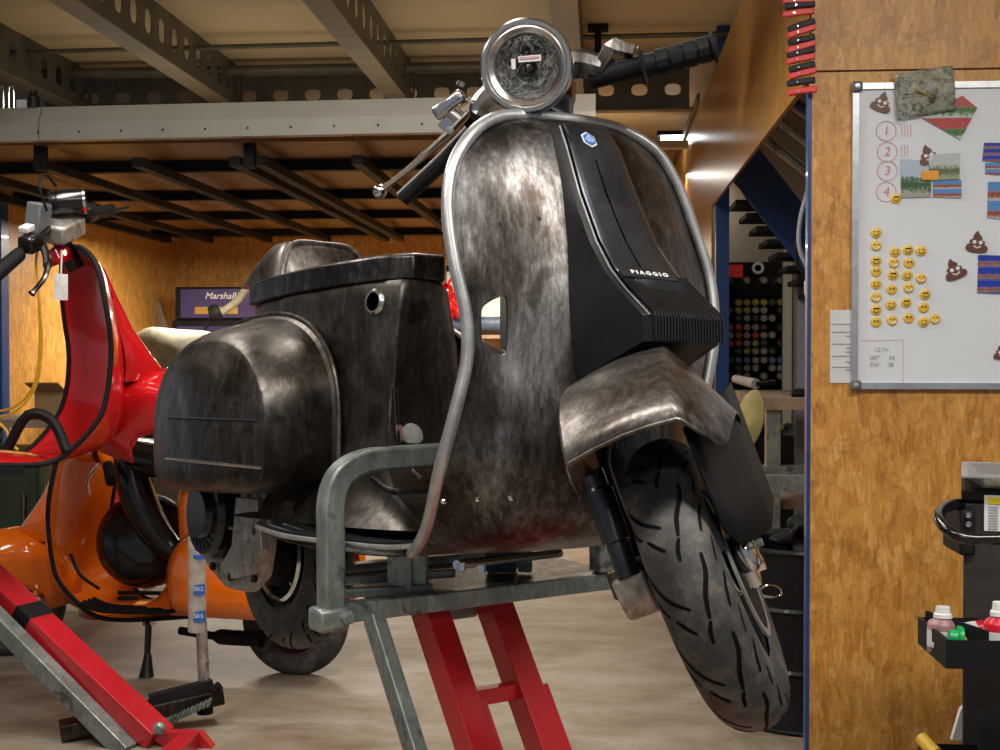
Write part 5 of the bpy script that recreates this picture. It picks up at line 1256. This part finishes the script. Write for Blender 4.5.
# jack with a taped post
jk = empty('support_jack', at(205, 720, 4.25), 'black lever jack holding a taped upright post', 'jack')
jb = at(205, 700, 4.25)
mk('post', tube(BM(), [(jb.x, jb.y, jb.z), (jb.x - .02, jb.y, at(200, 575, 4.25).z)], .019, 16), 'alu', jk)
tp = V((at(197, 545, 4.25).x, 4.25, at(0, 535, 4.25).z)); tq = V((at(197, 600, 4.25).x, 4.25, at(0, 628, 4.25).z))
ps = [tq.lerp(tp, i / 14) for i in range(15)]
tpw = mk('tape_wrap', tube(BM(), ps, [.030 + .0015 * math.sin(i * 2.1) for i in range(15)], 16), 'tape', jk)
for k, v in enumerate((553, 589, 616)):
    c = at(198, v, 4.25 - .036)
    mk('blue_print', prism(BM(), [(-.018, -.018), (.022, -.022), (.022, .018), (-.012, .012)], c + V((0, .003, 0)), (1, 0, 0), (0, 0, 1), .0015), 'ink_blue', tpw, smooth=False)
    mk('print_letters', text_bm('SKS', .020, c + V((.002, .0005, -.001)), (1, 0, 0), (0, 0, 1), .0008), 'white', tpw)
mk('socket', lathe(BM(), [(0, 0), (.027, 0), (.027, .07), (.024, .075), (0, .075)], (jb.x, jb.y, jb.z - .045), (0, 0, 1), 20), 'matt_black', jk)
g0, g1 = at(222, 694, 4.25), at(60, 752, 4.02)
g1.z = max(g1.z, .03)
mk('lever_arm', tube(BM(), [g0, g1], .045, square=True, flat=.55), 'steel_dark', jk, smooth=False, bevel=.004)
mk('lever_channel', tube(BM(), [g0 + V((-.03, -.01, .035)), g0.lerp(g1, .45) + V((0, -.01, .035))], .018, square=True), 'black_plastic', jk, smooth=False)
bm = BM()
for k in range(12): lathe(bm, [(.014, 0), (.018, .004), (.014, .008)], at(208, 702, 4.15).lerp(at(160, 724, 4.12), k / 11), (.9, 0, -.35), 12)
mk('return_spring', bm, 'zinc', jk)
mk('end_bolt', lathe(BM(), [(0, 0), (.016, 0), (.016, .03), (0, .03)], at(213, 691, 4.2), (.6, 0, .5), 8), 'matt_black', jk)

# ================================================================== THE ORANGE SCOOTER
OM = pose((-2.40, 5.119, -.005), math.radians(171), math.radians(0))
ora = empty('scooter', None, 'glossy orange motor scooter standing on the floor behind the lift, facing left', 'scooter', mat4=OM); ora.matrix_basis = OM
o_ = G(OM, ora)
o_('leg_shield', shield_bm(SY, SY), 'orange', solid=.004, normals=False, ang=60)
o_('edge_trim', tube(BM(), ep, .009, 10), 'matt_black')
colcover(o_, 'orange')
OS = OM @ steer_m(-38); os_ = G(OS, ora)
guard(os_, 'orange', .02)
os_('fender_light', lathe(BM(), [(0, 0), (.03, .0), (.035, .02), (.02, .05), (0, .055)], (-.10, .13, .30), (0, 1, .2), 16), 'chrome')
wheel(ora, OS @ Matrix.Translation((0, 0, .215)), grooves=False, na=90, rimmat='gloss_black', disc_side=1)
wheel(ora, OM @ Matrix.Translation((-1.235, 0, .215)), grooves=False, na=90, rimmat='gloss_black', disc_side=1)
for y in (.13, .165, .20, .232):
    o_('runner_strip', tube(BM(), smooth_path([(-.44 - .01 * (y > .2), y * .95, .285), (-.52, y, .262), (-.66, y + .015, .262), (-.84, y + .02, .272)], 4), .007, 8), 'matt_black')
o_('tunnel_strip', tube(BM(), [(-.52, .07, .30), (-.85, .07, .31)], .008, 8), 'matt_black')
o_('tunnel_strip', tube(BM(), smooth_path([(-.33, .10, .45), (-.37, .10, .37), (-.45, .09, .315)], 4), .007, 8), 'matt_black')
o_('brake_pedal', box(BM(), (-.60, .14, .295), (.07, .04, .012)), 'matt_black', bevel=.003)
def ob_ring(z, xf, hw, xr): return [V((x + (xr + xf) / 2, y, z)) for x, y in se(40, (xf - xr) / 2, hw, 3.5)]
bm = BM(); bridge(bm, [ob_ring(.74, -.78, .12, -1.38), ob_ring(.66, -.77, .15, -1.42), ob_ring(.5, -.78, .16, -1.42), ob_ring(.38, -.76, .18, -1.40), ob_ring(.30, -.70, .20, -1.36), ob_ring(.25, -.62, .20, -1.2)])
o_('body_shell', bm, 'orange', ang=60)
osp = [(.14, -1.45, -.80, .26, .62), (.16, -1.46, -.79, .25, .63), (.25, -1.44, -.82, .26, .60), (.30, -1.40, -.87, .27, .56), (.33, -1.33, -.95, .30, .50), (.34, -1.25, -1.02, .34, .45)]
o_('side_cowl', cowl_bm(1, osp, 40), 'orange', ang=60)
o_('side_cowl', cowl_bm(-1, osp, 40), 'orange', ang=60)
bm = BM(); rings = []
for i in range(15):
    t = i / 14; x = -.42 - .80 * t; hw = .09 + .06 * math.sin(PI * min(1, t * 1.2)); z = .86 - .12 * t + .0 * t; h = .07
    rings.append([V((x, a, z + b)) for a, b in se(20, hw, h * (.6 + .4 * math.sin(PI * min(1, .2 + t * .8))), 3)])
bridge(bm, rings); o_('seat', bm, 'gloss_black', ang=60)
o_('spare_wheel_cover', lathe(BM(), [(0, .09), (.08, .085), (.15, .06), (.185, .02), (.19, -.02), (.17, -.05), (0, -.05)], (-.60, .0, .50), (-.5, .9, .25), 36), 'gloss_black')
OI = OM.inverted()
o_('seat_bolster', tube(BM(), smooth_path([OI @ at(u, v, 4.95) for u, v in ((128, 452), (134, 485), (148, 520), (170, 548), (200, 566))], 5), [.035 + .035 * math.sin(PI * min(1, (i + 2) / 20)) for i in range(21)], 16), 'gloss_black')
os_('headset', lathe(BM(), [(0, -.08), (.05, -.07), (.07, -.02), (.075, .04), (.06, .08), (0, .085)], (-.38, 0, .88), (1, 0, 0), 24), 'orange')
os_('headset_wing', tube(BM(), [(-.41, -.22, .865), (-.41, -.06, .89), (-.41, .06, .89), (-.41, .22, .865)], [.024, .04, .04, .024], 12), 'orange')
os_('handlebar_grip', tube(BM(), [(-.41, .21, .865), (-.41, .34, .845)], .021, 12), 'matt_black')
os_('handlebar_grip', tube(BM(), [(-.41, -.21, .865), (-.41, -.34, .845)], .021, 12), 'matt_black')
os_('brake_lever', tube(BM(), smooth_path([(-.38, .18, .86), (-.33, .22, .82), (-.33, .24, .76)], 4), .007, 8), 'chrome')
ks = o_('kick_stand', tube(BM(), [(-.68, .12, .24), (-.70, .18, .02)], [.014, .012], 10), 'gloss_black')
mk('stand_foot', lathe(BM(), [(0, 0), (.03, 0), (.022, .04), (.014, .09), (0, .09)], (-.70, .18, .0), (.05, -.22, 1), 14), 'black_plastic', ks, frame=OM)
mk('stand_joint', box(BM(), (-.68, .12, .215), (.035, .04, .05)), 'chrome', ks, frame=OM)
o_('exhaust', tube(BM(), smooth_path([(-.80, .10, .17), (-.98, .12, .16), (-1.15, .12, .16)]), [.016] * 6 + [.03] * 6 + [.035], 12), 'matt_black')
# red part behind
rc = empty('red_cowling', at(95, 500, 6.0), 'dark red louvred body panel standing behind the orange scooter', 'body panel')
c0_, c1_ = at(78, 452, 5.95), at(128, 520, 5.95)
bm = BM(); rings = []
for i in range(8):
    t = i / 7; rings.append([V((c0_.x + (c1_.x - c0_.x) * s / 6 * (.8 + .2 * t), 5.95 - .12 * math.sin(PI * s / 6), c0_.z * (1 - t))) for s in range(7)])
bridge(bm, rings, closed=False); pn = mk('panel', bm, 'red_paint', rc, solid=.005, ang=60)
bm = BM()
for k in range(6): z = at(0, 480 + k * 5, 5.9).z; tube(bm, [(at(82, 480, 5.83).x, 5.84, z), (at(118, 480, 5.83).x, 5.84, z)], .006, 6)
mk('louvres', bm, 'red_lift', rc)

# ================================================================== LIGHT
def area(name, loc, size, power, target=None, col=(1, .95, .86), sy=None):
    ld_ = bpy.data.lights.new(name, 'AREA'); ld_.energy = power; ld_.color = col; ld_.shape = 'RECTANGLE'; ld_.size = size; ld_.size_y = sy or size
    o = bpy.data.objects.new(name, ld_); C.objects.link(o); o.location = loc
    if target is not None: o.rotation_euler = (V(target) - V(loc)).to_track_quat('-Z', 'Y').to_euler()
    return o
area('ceiling_and_fill_light', (-.9, .9, 2.95), 1.5, 38, sy=.3)
area('ceiling_and_fill_light', (1.3, 1.2, 2.95), 1.5, 66, sy=.3)
area('ceiling_and_fill_light', (.3, -1.2, 2.95), 1.5, 34, sy=.3)
area('ceiling_and_fill_light', (-1.9, 3.2, 2.95), .25, 34, sy=1.5)
area('ceiling_and_fill_light', (-.5, 3.9, 2.9), .25, 42, sy=1.5)
area('ceiling_and_fill_light', (-2.4, 8.9, 2.05), 1.6, 95, col=(1, .9, .75), sy=.12)
area('ceiling_and_fill_light', (-.6, 10.2, 2.05), 1.0, 45, col=(1, .9, .7), sy=.12)  # unseen fill added to brighten the back wall
area('ceiling_and_fill_light', (.2, 9.4, 2.5), 1.2, 10, col=(1, .95, .85), sy=.12)
area('ceiling_and_fill_light', (1.7, 7.0, 2.95), 1.2, 9, col=(1, .95, .85), sy=.12)
area('added_uplight', (-1.6, 7.0, 2.40), 3.0, 6, target=(-1.6, 7.0, 3), col=(1, .88, .68), sy=1.2)  # unseen uplights, added to brighten the ceiling and the beam holes
area('added_uplight', (-1.6, 5.0, 2.45), 2.6, 2.2, target=(-1.6, 5.2, 3), col=(1, .88, .68), sy=.3)
area('added_uplight', (-.9, 9.6, 2.45), 2.6, 5, target=(-.9, 9.6, 3), col=(1, .88, .68), sy=.5)
area('added_uplight', (.2, 5.5, 2.3), .5, 1.2, target=(.2, 6, 3), col=(1, .88, .68), sy=.5)
w = bpy.data.worlds.new('world'); sc.world = w; w.use_nodes = True
bg = w.node_tree.nodes['Background']; bg.inputs[0].default_value = (.80, .88, 1, 1); bg.inputs[1].default_value = .22
sc.view_settings.view_transform = 'Standard'; sc.view_settings.look = 'None'; sc.view_settings.exposure = .12; sc.view_settings.gamma = 1; sc.view_settings.use_curve_mapping = False
